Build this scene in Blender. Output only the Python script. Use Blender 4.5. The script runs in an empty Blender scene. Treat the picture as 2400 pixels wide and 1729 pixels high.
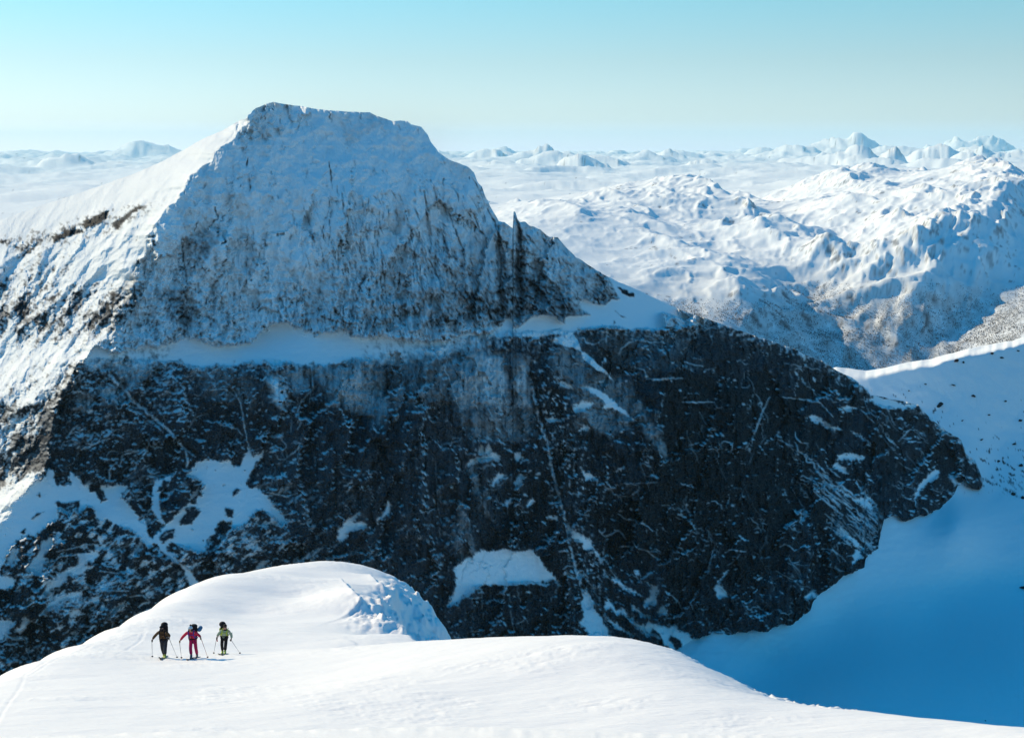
import bpy, math, random
import numpy as np
from mathutils import Vector

random.seed(7)
RNG = np.random.default_rng(11)
scene = bpy.context.scene
COL = scene.collection

# ------------------------------------------------------------------ camera
F_PX = 3333.0                       # focal length in photo pixels (photo is 2400 px wide)
PITCH = math.atan((864.5 - 350.0) / F_PX)
cam_data = bpy.data.cameras.new('camera')
cam_data.sensor_width = 36.0
cam_data.lens = F_PX / 2400.0 * 36.0
cam_data.clip_start = 0.5
cam_data.clip_end = 400000.0
camera = bpy.data.objects.new('camera', cam_data)
camera.rotation_euler = (math.pi / 2 - PITCH, 0, 0)
COL.objects.link(camera)
scene.camera = camera

# ------------------------------------------------------------------ sky and sun
SUN_EL = math.radians(29.0)
SUN_AZ = math.radians(33.0)         # how far behind the left-hand side the sun stands
SUN_DIR = Vector((-math.cos(SUN_EL) * math.cos(SUN_AZ), math.cos(SUN_EL) * math.sin(SUN_AZ), math.sin(SUN_EL)))
SKY_FACTORS = [(0.0, (1.02, 1.10, 1.75)), (0.02, (0.82, 0.90, 1.10)), (0.06, (0.74, 0.87, 0.93)), (0.105, (0.62, 0.97, 0.96)), (0.14, (0.22, 0.95, 1.04)), (0.19, (0.05, 0.96, 1.18)),
               (0.28, (0.02, 0.96, 1.26)), (0.5, (0.015, 1.0, 1.38)), (1.0, (0.015, 1.06, 1.5))]
world = bpy.data.worlds.new('World')
scene.world = world
world.use_nodes = True
wn = world.node_tree.nodes
wl = world.node_tree.links
wn.clear()
w_out = wn.new('ShaderNodeOutputWorld')
w_bg = wn.new('ShaderNodeBackground')
w_sky = wn.new('ShaderNodeTexSky')
w_sky.sky_type = 'NISHITA'
w_sky.sun_disc = False
w_sky.sun_elevation = SUN_EL
w_sky.sun_rotation = math.atan2(SUN_DIR.x, SUN_DIR.y)
w_sky.altitude = 900.0
w_sky.air_density = 1.0
w_sky.dust_density = 0.35
w_sky.ozone_density = 2.0
w_tint = wn.new('ShaderNodeMix')
w_tint.data_type = 'RGBA'
w_tint.blend_type = 'MULTIPLY'
w_tint.inputs[0].default_value = 1.0
# the clear air high up is a deeper blue than the sky model's: one factor per height above the horizon
w_geo = wn.new('ShaderNodeTexCoord')
w_sep = wn.new('ShaderNodeSeparateXYZ')
w_ramp = wn.new('ShaderNodeValToRGB')
els = w_ramp.color_ramp.elements
for i, (p_, c_) in enumerate(SKY_FACTORS):
    e = els[i] if i < 2 else els.new(p_)
    e.position = p_
    e.color = (*c_, 1.0)
wl.new(w_geo.outputs['Generated'], w_sep.inputs[0])
wl.new(w_sep.outputs['Z'], w_ramp.inputs['Fac'])
w_bg.inputs['Strength'].default_value = 0.105
wl.new(w_sky.outputs[0], w_tint.inputs[6])
wl.new(w_ramp.outputs['Color'], w_tint.inputs[7])
wl.new(w_tint.outputs[2], w_bg.inputs['Color'])
wl.new(w_bg.outputs[0], w_out.inputs['Surface'])

sun_data = bpy.data.lights.new('sun', 'SUN')
sun_data.energy = 4.5
sun_data.angle = math.radians(0.5)
sun_data.color = (1.0, 0.79, 0.50)
sun = bpy.data.objects.new('sun', sun_data)
sun.rotation_euler = SUN_DIR.to_track_quat('Z', 'Y').to_euler()
sun.location = (-800, 500, 900)
COL.objects.link(sun)

scene.view_settings.view_transform = 'Standard'
scene.view_settings.look = 'None'
scene.view_settings.exposure = 0.3
scene.view_settings.gamma = 1.0
scene.view_settings.use_curve_mapping = False
scene.render.engine = 'CYCLES'
scene.cycles.use_denoising = True
scene.cycles.max_bounces = 6
scene.cycles.diffuse_bounces = 3
scene.cycles.glossy_bounces = 2
scene.cycles.volume_bounces = 1

# ------------------------------------------------------------------ helpers: view rays, noise, shapes
CP, SP = math.cos(PITCH), math.sin(PITCH)

def ray(px, py):
    """direction through a photo pixel, scaled so its Y is 1"""
    u = (np.asarray(px, dtype=np.float64) - 1200.0) / F_PX
    v = (864.5 - np.asarray(py, dtype=np.float64)) / F_PX
    dy = CP + v * SP
    return u / dy, (-SP + v * CP) / dy

def at(px, py, Y):
    rx, rz = ray(px, py)
    return np.stack([rx * Y, np.broadcast_to(Y, np.shape(rx * Y)), rz * Y], -1)

_PERM = {}
def _tables(seed):
    if seed not in _PERM:
        r = np.random.default_rng(1000 + seed)
        p = r.permutation(512).astype(np.int32)
        a = r.random(512) * 2 * np.pi
        _PERM[seed] = (p, np.cos(a).astype(np.float32), np.sin(a).astype(np.float32))
    return _PERM[seed]

def perlin(x, y, seed=0):
    x = np.asarray(x, dtype=np.float32); y = np.asarray(y, dtype=np.float32)
    p, gx, gy = _tables(seed)
    xi = np.floor(x).astype(np.int32); yi = np.floor(y).astype(np.int32)
    fx = x - xi; fy = y - yi
    ux = fx * fx * fx * (fx * (fx * 6 - 15) + 10)
    uy = fy * fy * fy * (fy * (fy * 6 - 15) + 10)
    x0 = p[xi & 511]; x1 = p[(xi + 1) & 511]
    def g(h, yy, dx, dy):
        k = p[(h + yy) & 511]
        return gx[k] * dx + gy[k] * dy
    a = g(x0, yi, fx, fy); b = g(x1, yi, fx - 1, fy)
    c = g(x0, yi + 1, fx, fy - 1); d = g(x1, yi + 1, fx - 1, fy - 1)
    ab = a + ux * (b - a)
    return (ab + uy * (c + ux * (d - c) - ab)) * 1.5

def fbm(x, y, octaves=4, seed=0, gain=0.5, ridged=False):
    s = 0.0; amp = 1.0; tot = 0.0
    for o in range(octaves):
        n = perlin(x * 2 ** o + 17.3 * o, y * 2 ** o - 9.1 * o, seed + o)
        if ridged:
            n = 1.0 - 2.0 * np.abs(n)
        s = s + amp * n; tot += amp; amp *= gain
    return s / tot

def smooth(a, b, x):
    t = np.clip((x - a) / (b - a), 0, 1)
    return t * t * (3 - 2 * t)

def worley(x, y, seed=0, jitter=0.95):
    """F1, F2, cell hash a, cell hash b, offset to the nearest point"""
    x = np.asarray(x, dtype=np.float32); y = np.asarray(y, dtype=np.float32)
    r = np.random.default_rng(500 + seed)
    N = 128
    jx = (0.5 + (r.random((N, N)) - 0.5) * jitter).astype(np.float32)
    jy = (0.5 + (r.random((N, N)) - 0.5) * jitter).astype(np.float32)
    ha = (r.random((N, N)) * 2 - 1).astype(np.float32); hb = (r.random((N, N)) * 2 - 1).astype(np.float32)
    xi = np.floor(x).astype(np.int32); yi = np.floor(y).astype(np.int32)
    f1 = np.full(x.shape, 9, np.float32); f2 = f1.copy()
    A = np.zeros_like(f1); B = np.zeros_like(f1); DX = np.zeros_like(f1); DY = np.zeros_like(f1)
    for ox in (-1, 0, 1):
        for oy in (-1, 0, 1):
            cx = xi + ox; cy = yi + oy
            k = (cx & (N - 1), cy & (N - 1))
            dx = x - (cx + jx[k]); dy = y - (cy + jy[k])
            d = np.sqrt(dx * dx + dy * dy)
            nearer = d < f1
            f2 = np.where(nearer, f1, np.minimum(f2, d))
            A = np.where(nearer, ha[k], A); B = np.where(nearer, hb[k], B)
            DX = np.where(nearer, dx, DX); DY = np.where(nearer, dy, DY)
            f1 = np.where(nearer, d, f1)
    return f1, f2, A, B, DX, DY

def tps_fit(P, V, kernel='tps', reg=1e-6):
    P = np.asarray(P, float); V = np.asarray(V, float)
    def phi(r):
        return r if kernel == 'lin' else r * r * np.log(r + 1e-9)
    R = np.sqrt(((P[:, None] - P[None]) ** 2).sum(-1))
    n = len(P)
    A = np.zeros((n + 3, n + 3))
    A[:n, :n] = phi(R) + reg * np.eye(n)
    A[:n, n] = 1; A[:n, n + 1:] = P
    A[n, :n] = 1; A[n + 1:, :n] = P.T
    w = np.linalg.solve(A, np.concatenate([V, np.zeros(3)]))
    def f(x, y):
        x = np.asarray(x, float); y = np.asarray(y, float)
        o = w[n] + w[n + 1] * x + w[n + 2] * y
        for i in range(n):
            o = o + w[i] * phi(np.sqrt((x - P[i, 0]) ** 2 + (y - P[i, 1]) ** 2))
        return o
    return f

def mesh_from(name, verts, quads, mats, attrs=None, smooth_shade=False):
    verts = np.ascontiguousarray(verts, dtype=np.float32).reshape(-1, 3)
    quads = np.ascontiguousarray(quads, dtype=np.int32)
    k = quads.shape[1]
    me = bpy.data.meshes.new(name)
    me.vertices.add(len(verts)); me.vertices.foreach_set('co', verts.ravel())
    me.loops.add(quads.size); me.loops.foreach_set('vertex_index', quads.ravel())
    me.polygons.add(len(quads))
    me.polygons.foreach_set('loop_start', np.arange(0, quads.size, k, dtype=np.int32))
    me.update(calc_edges=True)
    me.polygons.foreach_set('use_smooth', np.full(len(quads), smooth_shade, dtype=bool))
    for n, a in (attrs or {}).items():
        at_ = me.attributes.new(n, 'FLOAT', 'POINT')
        at_.data.foreach_set('value', np.ascontiguousarray(a, dtype=np.float32).ravel())
    for m in (mats if isinstance(mats, (list, tuple)) else [mats]):
        me.materials.append(m)
    return me

def add_obj(name, me, parent=None, label=None, category=None, kind=None, group=None):
    o = bpy.data.objects.new(name, me)
    COL.objects.link(o)
    if parent is not None:
        o.parent = parent
    for k, v in (('label', label), ('category', category), ('kind', kind), ('group', group)):
        if v:
            o[k] = v
    return o

def grid_quads(nr, nc):
    i = np.arange(nr - 1)[:, None] * nc + np.arange(nc - 1)[None]
    return np.stack([i, i + 1, i + nc + 1, i + nc], -1).reshape(-1, 4)

def compact(verts, quads, attrs):
    used, inv = np.unique(quads.ravel(), return_inverse=True)
    return verts[used], inv.reshape(quads.shape).astype(np.int32), {k: a[used] for k, a in attrs.items()}

# ------------------------------------------------------------------ materials
def new_mat(name):
    m = bpy.data.materials.new(name)
    m.use_nodes = True
    nt = m.node_tree
    b = nt.nodes['Principled BSDF']
    return m, nt, b

def nd(nt, kind, **kw):
    n = nt.nodes.new(kind)
    for k, v in kw.items():
        setattr(n, k, v)
    return n

def mix_rgb(nt, fac, a, b, blend='MIX'):
    n = nd(nt, 'ShaderNodeMix', data_type='RGBA', blend_type=blend)
    for idx, val in ((0, fac), (6, a), (7, b)):
        if hasattr(val, 'is_linked') or hasattr(val, 'links'):
            nt.links.new(val, n.inputs[idx])
        else:
            n.inputs[idx].default_value = val if idx == 0 else (*val, 1.0)
    return n.outputs[2]

SNOW = (0.81, 0.86, 0.87)

def terrain_material(name, rock_dark, rock_light, scale, detail_bump, tree=None, snow=SNOW):
    """snow over rock; the vertex attribute 'frost' says how much snow lies on it, 'tone' how pale the rock is"""
    m, nt, b = new_mat(name)
    fr = nd(nt, 'ShaderNodeAttribute', attribute_name='frost')
    tn = nd(nt, 'ShaderNodeAttribute', attribute_name='tone')
    geo = nd(nt, 'ShaderNodeNewGeometry')
    n1 = nd(nt, 'ShaderNodeTexNoise'); n1.inputs['Scale'].default_value = scale; n1.inputs['Detail'].default_value = 5
    n1.inputs['Roughness'].default_value = 0.65
    nt.links.new(geo.outputs['Position'], n1.inputs['Vector'])
    # rock colour: tone attribute plus grain
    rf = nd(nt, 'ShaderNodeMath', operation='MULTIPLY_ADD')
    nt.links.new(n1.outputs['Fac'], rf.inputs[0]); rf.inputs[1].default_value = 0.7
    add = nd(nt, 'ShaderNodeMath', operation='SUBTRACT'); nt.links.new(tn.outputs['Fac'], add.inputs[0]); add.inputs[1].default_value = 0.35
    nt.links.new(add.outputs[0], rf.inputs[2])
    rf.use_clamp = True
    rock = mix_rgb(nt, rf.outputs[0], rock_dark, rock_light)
    # snow fraction with a little grain at its edges
    sf = nd(nt, 'ShaderNodeMath', operation='MULTIPLY_ADD')
    nt.links.new(n1.outputs['Fac'], sf.inputs[0]); sf.inputs[1].default_value = 0.22
    sb = nd(nt, 'ShaderNodeMath', operation='SUBTRACT'); nt.links.new(fr.outputs['Fac'], sb.inputs[0]); sb.inputs[1].default_value = 0.11
    nt.links.new(sb.outputs[0], sf.inputs[2]); sf.use_clamp = True
    colr = mix_rgb(nt, sf.outputs[0], rock, snow)
    if tree is not None:
        ta = nd(nt, 'ShaderNodeAttribute', attribute_name='scrub')
        colr = mix_rgb(nt, ta.outputs['Fac'], colr, tree)
    nt.links.new(colr, b.inputs['Base Color'])
    b.inputs['Roughness'].default_value = 0.75
    b.inputs['Specular IOR Level'].default_value = 0.05
    if detail_bump:
        bp = nd(nt, 'ShaderNodeBump'); bp.inputs['Strength'].default_value = 0.5; bp.inputs['Distance'].default_value = detail_bump
        nt.links.new(n1.outputs['Fac'], bp.inputs['Height']); nt.links.new(bp.outputs[0], b.inputs['Normal'])
    return m

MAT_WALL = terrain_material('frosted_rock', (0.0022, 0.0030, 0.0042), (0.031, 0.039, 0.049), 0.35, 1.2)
MAT_FAR = terrain_material('snowy_hills', (0.045, 0.055, 0.07), (0.12, 0.135, 0.16), 0.02, 0.0, tree=(0.06, 0.05, 0.05))

# ================================================================== the mountain
def T(ox, oy, s, pts):
    return [(ox + x / s, oy + y / s) for x, y in pts]

SKY_PTS = [(-260, 608), (-120, 560), (0, 516), (110, 477), (184, 453), (257, 428), (330, 401), (385, 376), (422, 356), (477, 325),
           (521, 305), (551, 290), (562, 283), (576, 278), (584, 266), (602, 251), (620, 245), (641, 240), (661, 244), (705, 248),
           (734, 255), (771, 259), (800, 261), (866, 264), (883, 272), (917, 283), (954, 283), (963, 292), (987, 296), (1002, 314),
           (1009, 332), (1028, 358), (1053, 374), (1070, 381), (1097, 391), (1112, 406), (1119, 428), (1130, 439), (1136, 457),
           (1149, 483), (1162, 505), (1169, 518), (1182, 519), (1202, 536), (1203.5, 497), (1207, 494), (1213, 512), (1219, 519),
           (1231, 519), (1241, 529), (1266, 538), (1288, 556), (1307, 558), (1325, 578), (1351, 604), (1387, 626), (1417, 644),
           (1446, 659), (1498, 681), (1553, 707), (1600, 728), (1655, 746), (1710, 766), (1784, 792), (1857, 816), (1879, 828),
           (1930, 846), (1960, 868), (1996, 884), (2033, 912), (2040, 925), (2077, 932), (2151, 947), (2165, 965), (2195, 991),
           (2224, 1013), (2253, 1031), (2264, 1064), (2286, 1079), (2301, 1119), (2304, 1135)]
BASE_PTS = [(-260, 1640), (1560, 1640), (1566, 1528), (1598, 1521), (1620, 1500), (1638, 1494), (1673, 1481), (1690, 1486), (1708, 1487),
            (1740, 1480), (1770, 1475), (1800, 1477), (1830, 1462), (1860, 1462), (1882, 1440), (1900, 1432), (1905, 1408),
            (1916, 1398), (1930, 1384), (1945, 1376), (1958, 1368), (1975, 1350), (1996, 1341), (2014, 1336), (2026, 1329),
            (2029, 1305), (2046, 1294), (2059, 1286), (2061, 1262), (2066, 1244), (2072, 1216), (2090, 1210), (2107, 1208),
            (2116, 1221), (2130, 1219), (2152, 1208), (2173, 1206), (2190, 1199), (2202, 1192), (2212, 1182), (2224, 1173),
            (2236, 1158), (2244, 1140), (2252, 1134), (2261, 1121), (2270, 1134), (2279, 1144), (2297, 1145), (2304, 1136)]
ARETE = [(585, 262), (572, 292), (520, 345), (472, 395), (430, 428), (405, 470), (372, 515), (352, 545), (340, 590), (318, 630), (300, 690), (268, 745),
         (246, 795), (222, 815), (205, 832), (186, 842), (165, 880), (140, 925), (128, 985), (118, 1040), (112, 1075), (98, 1108), (66, 1150), (30, 1195), (0, 1222), (-60, 1280), (-200, 1400)]
sp = np.array(SKY_PTS, float); bp_ = np.array(BASE_PTS, float); ap = np.array(ARETE, float)

def skyline(px):
    y = np.interp(px, sp[:, 0], sp[:, 1])
    n = fbm(px / 28.0, px * 0 + 3.3, 4, 40, 0.6) * 4.0
    n = n * np.interp(px, [-260, 480, 560, 660, 860, 1000, 1100, 1400, 1500, 1900, 2300], [0.25, 0.35, 1.3, 0.7, 0.35, 0.9, 1.0, 1.0, 0.35, 0.8, 1.2])
    return y + n

# ---- the canvas on which the pattern of snow, ice and rock is worked out (2 photo pixels per cell)
CS = 2.0
CX0, CY0, CW, CH = -264.0, 200.0, 1300, 730
gx, gy = np.meshgrid(CX0 + CS * np.arange(CW), CY0 + CS * np.arange(CH))
gx = gx.astype(np.float32); gy = gy.astype(np.float32)

def sample(img, px, py):
    fx = np.clip((px - CX0) / CS, 0, CW - 1.001); fy = np.clip((py - CY0) / CS, 0, CH - 1.001)
    ix = fx.astype(int); iy = fy.astype(int); fx = fx - ix; fy = fy - iy
    return (img[iy, ix] * (1 - fx) * (1 - fy) + img[iy, ix + 1] * fx * (1 - fy) + img[iy + 1, ix] * (1 - fx) * fy + img[iy + 1, ix + 1] * fx * fy)

warp_x = fbm(gx / 30, gy / 30, 3, 50, 0.6) * 7 + fbm(gx / 9, gy / 9, 2, 54) * 3.0
warp_y = fbm(gx / 30 + 50, gy / 30, 3, 60, 0.6) * 7 + fbm(gx / 9 + 50, gy / 9, 2, 64) * 3.0

def poly_mask(pts, soft=2.0, warp=1.0, margin=26):
    """coverage of a polygon on the canvas, its outline roughened"""
    p = np.array(pts, float)
    x0 = max(0, int((p[:, 0].min() - margin - CX0) / CS)); x1 = min(CW, int((p[:, 0].max() + margin - CX0) / CS) + 2)
    y0 = max(0, int((p[:, 1].min() - margin - CY0) / CS)); y1 = min(CH, int((p[:, 1].max() + margin - CY0) / CS) + 2)
    out = np.zeros((CH, CW), np.float32)
    if x1 <= x0 or y1 <= y0:
        return out
    x = gx[y0:y1, x0:x1] + warp * warp_x[y0:y1, x0:x1]; y = gy[y0:y1, x0:x1] + warp * warp_y[y0:y1, x0:x1]
    inside = np.zeros(x.shape, bool); d2 = np.full(x.shape, 1e9, np.float32)
    q = np.roll(p, -1, 0)
    for (ax, ay), (bx, by) in zip(p, q):
        ex, ey = bx - ax, by - ay
        t = np.clip(((x - ax) * ex + (y - ay) * ey) / (ex * ex + ey * ey + 1e-9), 0, 1)
        d2 = np.minimum(d2, (x - ax - t * ex) ** 2 + (y - ay - t * ey) ** 2)
        if ay != by:
            inside ^= ((ay > y) != (by > y)) & (x < ax + (y - ay) * ex / ey)
    d = np.sqrt(d2) * np.where(inside, 1, -1)
    out[y0:y1, x0:x1] = np.clip(d / soft + 0.5, 0, 1)
    return out

def splat(paths, widths, weights):
    """draw many strokes: paths (n, m, 2), widths (n, m), weights (n,)"""
    img = np.zeros((CH, CW), np.float32)
    P = np.asarray(paths, float).reshape(-1, 2)
    W = np.asarray(widths, float).ravel()
    A = np.repeat(np.asarray(weights, float), np.asarray(paths).shape[1])
    fx = (P[:, 0] - CX0) / CS; fy = (P[:, 1] - CY0) / CS
    ix = np.round(fx).astype(int); iy = np.round(fy).astype(int)
    R = int(np.ceil(W.max() / CS)) + 1
    for dx in range(-R, R + 1):
        for dy in range(-R, R + 1):
            X = ix + dx; Y = iy + dy
            d = np.hypot(X - fx, Y - fy) * CS
            v = np.clip((W - d) / 2.0 + 0.5, 0, 1) * A
            k = (v > 0.02) & (X >= 0) & (X < CW) & (Y >= 0) & (Y < CH)
            if k.any():
                np.maximum.at(img, (Y[k], X[k]), v[k].astype(np.float32))
    return img

def strokes_from(polys, width, weight=1.0, wob=2.5, taper=True):
    img = np.zeros((CH, CW), np.float32)
    for n, p in enumerate(polys):
        p = np.array(p, float)
        seg = np.hypot(*np.diff(p, axis=0).T); s = np.concatenate([[0], np.cumsum(seg)])
        m = max(4, int(s[-1] / 1.0)); t = np.linspace(0, s[-1], m)
        x = np.interp(t, s, p[:, 0]); y = np.interp(t, s, p[:, 1])
        x = x + wob * fbm(t / 14, t * 0 + n * 3.7, 3, 71); y = y + wob * fbm(t / 14, t * 0 + n * 3.7 + 40, 3, 72)
        w = width * (0.75 + 0.6 * perlin(t / 9, t * 0 + n * 1.9, 73))
        if taper:
            w = w * np.clip(np.minimum(t, s[-1] - t) / (0.25 * s[-1] + 1e-6), 0.25, 1)
        img = np.maximum(img, splat(np.stack([x, y], -1)[None], np.maximum(w, 0.7)[None], [weight]))
    return img

def wisps(n, density, theta, length, width, curve, seed, weight=(0.6, 1.0)):
    """short curved strokes: density is an image, theta an image of directions (radians, y down)"""
    r = np.random.default_rng(seed)
    c = np.cumsum(density.ravel().astype(np.float64)); c /= c[-1]
    k = np.searchsorted(c, r.random(n)); iy, ix = np.divmod(k, CW)
    cx = CX0 + CS * (ix + r.random(n)); cy = CY0 + CS * (iy + r.random(n))
    th = theta.ravel()[k] if np.ndim(theta) else np.full(n, theta)
    L = length[0] * (length[1] / length[0]) ** (r.random(n) ** 1.6)
    M = int(length[1] / 1.2) + 2
    s = np.linspace(-0.5, 0.5, M)[None] * L[:, None]
    kap = (r.normal(0, curve, n) / L)[:, None]
    wobA = r.normal(0, 0.35, n)[:, None]; wobP = r.random(n)[:, None] * 6.3; wobF = (6.3 / (0.35 * L + 3))[:, None]
    ang = th[:, None] + kap * s + wobA * np.sin(wobF * s + wobP)
    ds = (L / (M - 1))[:, None]
    x = np.cumsum(np.cos(ang) * ds, 1); y = np.cumsum(np.sin(ang) * ds, 1)
    x = cx[:, None] + x - x.mean(1, keepdims=True); y = cy[:, None] + y - y.mean(1, keepdims=True)
    w0 = width[0] + (width[1] - width[0]) * r.random(n) ** 2
    tt = np.linspace(0, 1, M)[None]; sk = r.uniform(0.2, 0.8, n)[:, None]
    prof = np.where(tt < sk, tt / sk, (1 - tt) / (1 - sk))
    w = w0[:, None] * (0.35 + 0.65 * prof)
    return splat(np.stack([x, y], -1), w, r.uniform(*weight, n))

# ---- regions, read off the place as it is seen
LEDGE_TOP = [(150, 850), (205, 836), (222, 812), (245, 822), (275, 835), (300, 822), (330, 808), (372, 812), (405, 800), (440, 790), (480, 800), (510, 812), (560, 806), (590, 800), (612, 778),
             (640, 762), (680, 760), (700, 772), (740, 784), (770, 776), (800, 778), (850, 792), (900, 786), (930, 792), (975, 796), (1010, 800),
             (1060, 792), (1100, 778), (1150, 782), (1165, 772), (1250, 768), (1342, 774), (1450, 770), (1560, 774), (1620, 768), (1650, 745), (1700, 746), (1784, 770), (1879, 800), (2400, 1050)]
LEDGE_BOT = [(150, 852), (205, 850), (230, 842), (270, 846), (300, 838), (340, 842), (380, 850), (420, 846), (460, 862), (520, 856), (560, 850), (620, 853), (680, 851), (740, 856), (800, 848), (850, 842),
             (900, 834), (960, 826), (1005, 818), (1050, 806), (1100, 792), (1165, 786), (1250, 776), (1342, 775), (1450, 771), (1560, 775), (1620, 769), (1650, 746), (1700, 747), (1784, 771), (1879, 801), (2400, 1051)]
lt = np.array(LEDGE_TOP); lb = np.array(LEDGE_BOT)
wy = warp_y
ledge_top = np.interp(gx, lt[:, 0], lt[:, 1]); ledge_bot = np.interp(gx, lb[:, 0], lb[:, 1])
ax_img = np.interp(gy, ap[:, 1], ap[:, 0]) + fbm(gy / 46, gx / 160, 3, 41, 0.55) * 26 + fbm(gy / 9, gx / 30, 2, 44, 0.6) * 5
flank = smooth(-4, 6, ax_img - gx)                                   # 1 on the sunny left flank
l_rag = fbm(gx / 13, gy / 13, 3, 45, 0.65) * 13 + fbm(gx / 50, gy / 30, 3, 46, 0.55) * 12
upper = smooth(-3, 3, ledge_top - gy + wy * 0.8 + l_rag) * (1 - flank)
lower = smooth(-3, 3, gy - ledge_bot + wy * 0.8 + l_rag) * (1 - flank)
ledge = np.clip(1 - upper - lower - flank, 0, 1)

M = lambda *a, **k: poly_mask(*a, **k)
mr = lambda pts: T(1100, 640, 4.54, pts)
ll = lambda pts: T(0, 1140, 4.54, pts)
ul = lambda pts: T(0, 800, 4.54, pts)
br = lambda pts: T(1250, 1200, 4.54, pts)
c1 = lambda pts: T(0, 200, 2.724, pts)
c2 = lambda pts: T(800, 200, 2.724, pts)
c4 = lambda pts: T(0, 800, 2.724, pts)
c5 = lambda pts: T(800, 800, 2.724, pts)
c6 = lambda pts: T(1600, 800, 2.724, pts)
c8 = lambda pts: T(800, 1200, 2.268, pts)

SHOULDER = mr([(200, 660), (300, 590), (340, 560), (400, 490), (460, 480), (470, 600), (520, 590), (560, 560), (620, 500), (690, 460), (820, 440), (920, 460),
               (1010, 540), (1020, 460), (1130, 450), (1290, 440), (1190, 380), (1170, 290), (1220, 270), (1320, 320), (1460, 340),
               (1510, 270), (1600, 280), (1540, 150), (1450, -10), (1700, -100), (2179, 320), (2270, 420), (2340, 480), (2300, 500), (2060, 410), (2080, 580), (2180, 600),
               (1990, 600), (1880, 590), (1700, 590), (1500, 570), (1300, 590), (1110, 620), (1100, 650), (1170, 760), (1220, 840),
               (1350, 950), (1480, 1060), (1540, 1160), (1440, 1070), (1320, 1000), (1200, 900), (1200, 830), (1100, 790), (1000, 770),
               (880, 730), (900, 690), (1000, 660), (850, 650), (700, 690), (560, 670), (460, 670), (300, 690)])
SNOWFIELD = ll([(-1200, 1100), (-1200, 100), (-200, 140), (0, 60), (150, -40), (300, -140), (350, -150), (440, -60), (500, -200), (560, -200), (600, -10),
                (740, -20), (740, -190), (780, -140), (900, -30), (960, -10), (1100, -10), (1280, -20), (1350, 0), (1290, 120), (1350, 160),
                (1370, 200), (1450, 290), (1500, 370), (1550, 420), (1580, 510), (1620, 540), (1780, 400), (1900, 280), (2000, 190),
                (2140, 150), (2200, 140), (2200, 700), (2100, 700), (1990, 640), (1900, 610), (1800, 600), (1770, 680), (1860, 720), (1900, 790),
                (2000, 880), (2090, 970), (2179, 1060), (2120, 1100), (2040, 1080), (1990, 960), (1900, 830), (1840, 760), (1760, 740),
                (1700, 650), (1640, 600), (1570, 640), (1500, 570), (1470, 520), (1430, 470), (1300, 430), (1200, 390), (1130, 340),
                (1060, 370), (1010, 330), (1000, 250), (950, 200), (880, 240), (840, 330), (800, 250), (740, 310), (650, 250), (600, 230),
                (620, 340), (560, 360), (480, 430), (390, 490), (370, 540), (310, 500), (230, 550), (130, 610), (90, 680), (60, 760),
                (20, 840), (0, 950), (140, 960), (160, 1060), (0, 1090)])
SNOWFIELD_B = c4([(1200, 850), (1240, 800), (1260, 770), (1330, 745), (1400, 768), (1440, 765), (1475, 755), (1500, 795), (1545, 770), (1565, 715), (1590, 685), (1600, 735),
                  (1650, 715), (1685, 690), (1660, 760), (1620, 820), (1600, 830), (1575, 890), (1590, 930), (1640, 930), (1690, 970), (1750, 1050),
                  (1810, 1100), (1830, 1150), (1800, 1180), (1750, 1120), (1700, 1090), (1640, 1070), (1600, 1120), (1560, 1170), (1500, 1190),
                  (1470, 1150), (1400, 1155), (1370, 1200), (1380, 1230), (1330, 1260), (1310, 1300), (1260, 1340), (1190, 1310), (1140, 1290),
                  (1060, 1270), (1000, 1230), (1060, 1180), (1150, 1110), (1200, 1060), (1270, 1070), (1250, 1010), (1310, 930), (1270, 880)])
COLUMN_SNOW = c4([(965, 1080), (975, 930), (990, 880), (1095, 850), (1090, 900), (1040, 950), (1010, 1000), (1030, 1100), (1060, 1170), (1000, 1130)])
ISLANDS = [ll([(600, 180), (700, 170), (860, 150), (850, 230), (800, 300), (700, 260), (620, 220)]),
           ll([(330, 360), (380, 290), (460, 270), (400, 320)]), ll([(390, 100), (440, 60), (430, 120)]), ll([(220, 490), (260, 430), (290, 430), (250, 500)]),
           ll([(930, 60), (950, -30), (1060, -10), (1140, 130), (1090, 170), (1010, 70)]),
           ll([(1300, 120), (1340, 30), (1400, -10), (1620, -10), (1610, 200), (1560, 330), (1500, 360), (1390, 220)]),
           ll([(1690, 180), (1750, 80), (1880, 30), (2010, 60), (2010, 140), (1900, 260), (1790, 390), (1740, 330)]),
           ll([(1560, 440), (1640, 380), (1740, 380), (1700, 460), (1620, 530)]), ll([(1700, 560), (1760, 470), (1850, 460), (1840, 550), (1730, 600)]),
           ll([(1910, 390), (1990, 290), (1960, 230), (2080, 210), (2130, 260), (2080, 350), (2040, 410)]),
           c4([(1440, 1130), (1450, 1060), (1490, 1065), (1480, 1130)]), c4([(1480, 985), (1500, 940), (1540, 950), (1510, 980)]), c4([(1140, 1165), (1200, 1080), (1270, 1060), (1250, 1130), (1210, 1170)]),
           c4([(1600, 840), (1640, 760), (1680, 780), (1660, 850)]), c4([(1575, 890), (1610, 860), (1660, 900), (1640, 940), (1590, 930)]), c4([(1190, 880), (1260, 870), (1300, 930), (1230, 950)]),
           c4([(1000, 950), (1060, 880), (1090, 900), (1020, 960)]), br([(1240, 1300), (1260, 1230), (1330, 1290), (1430, 1480), (1330, 1430)]), br([(1440, 1350), (1460, 1290), (1560, 1350), (1590, 1430), (1530, 1480), (1480, 1400)]),
           mr([(1580, 150), (1640, 160), (1760, 250), (1750, 280), (1650, 220)]), mr([(1560, 400), (1650, 460), (1620, 460)]), mr([(1540, 510), (1570, 540), (1540, 545)])]
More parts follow.
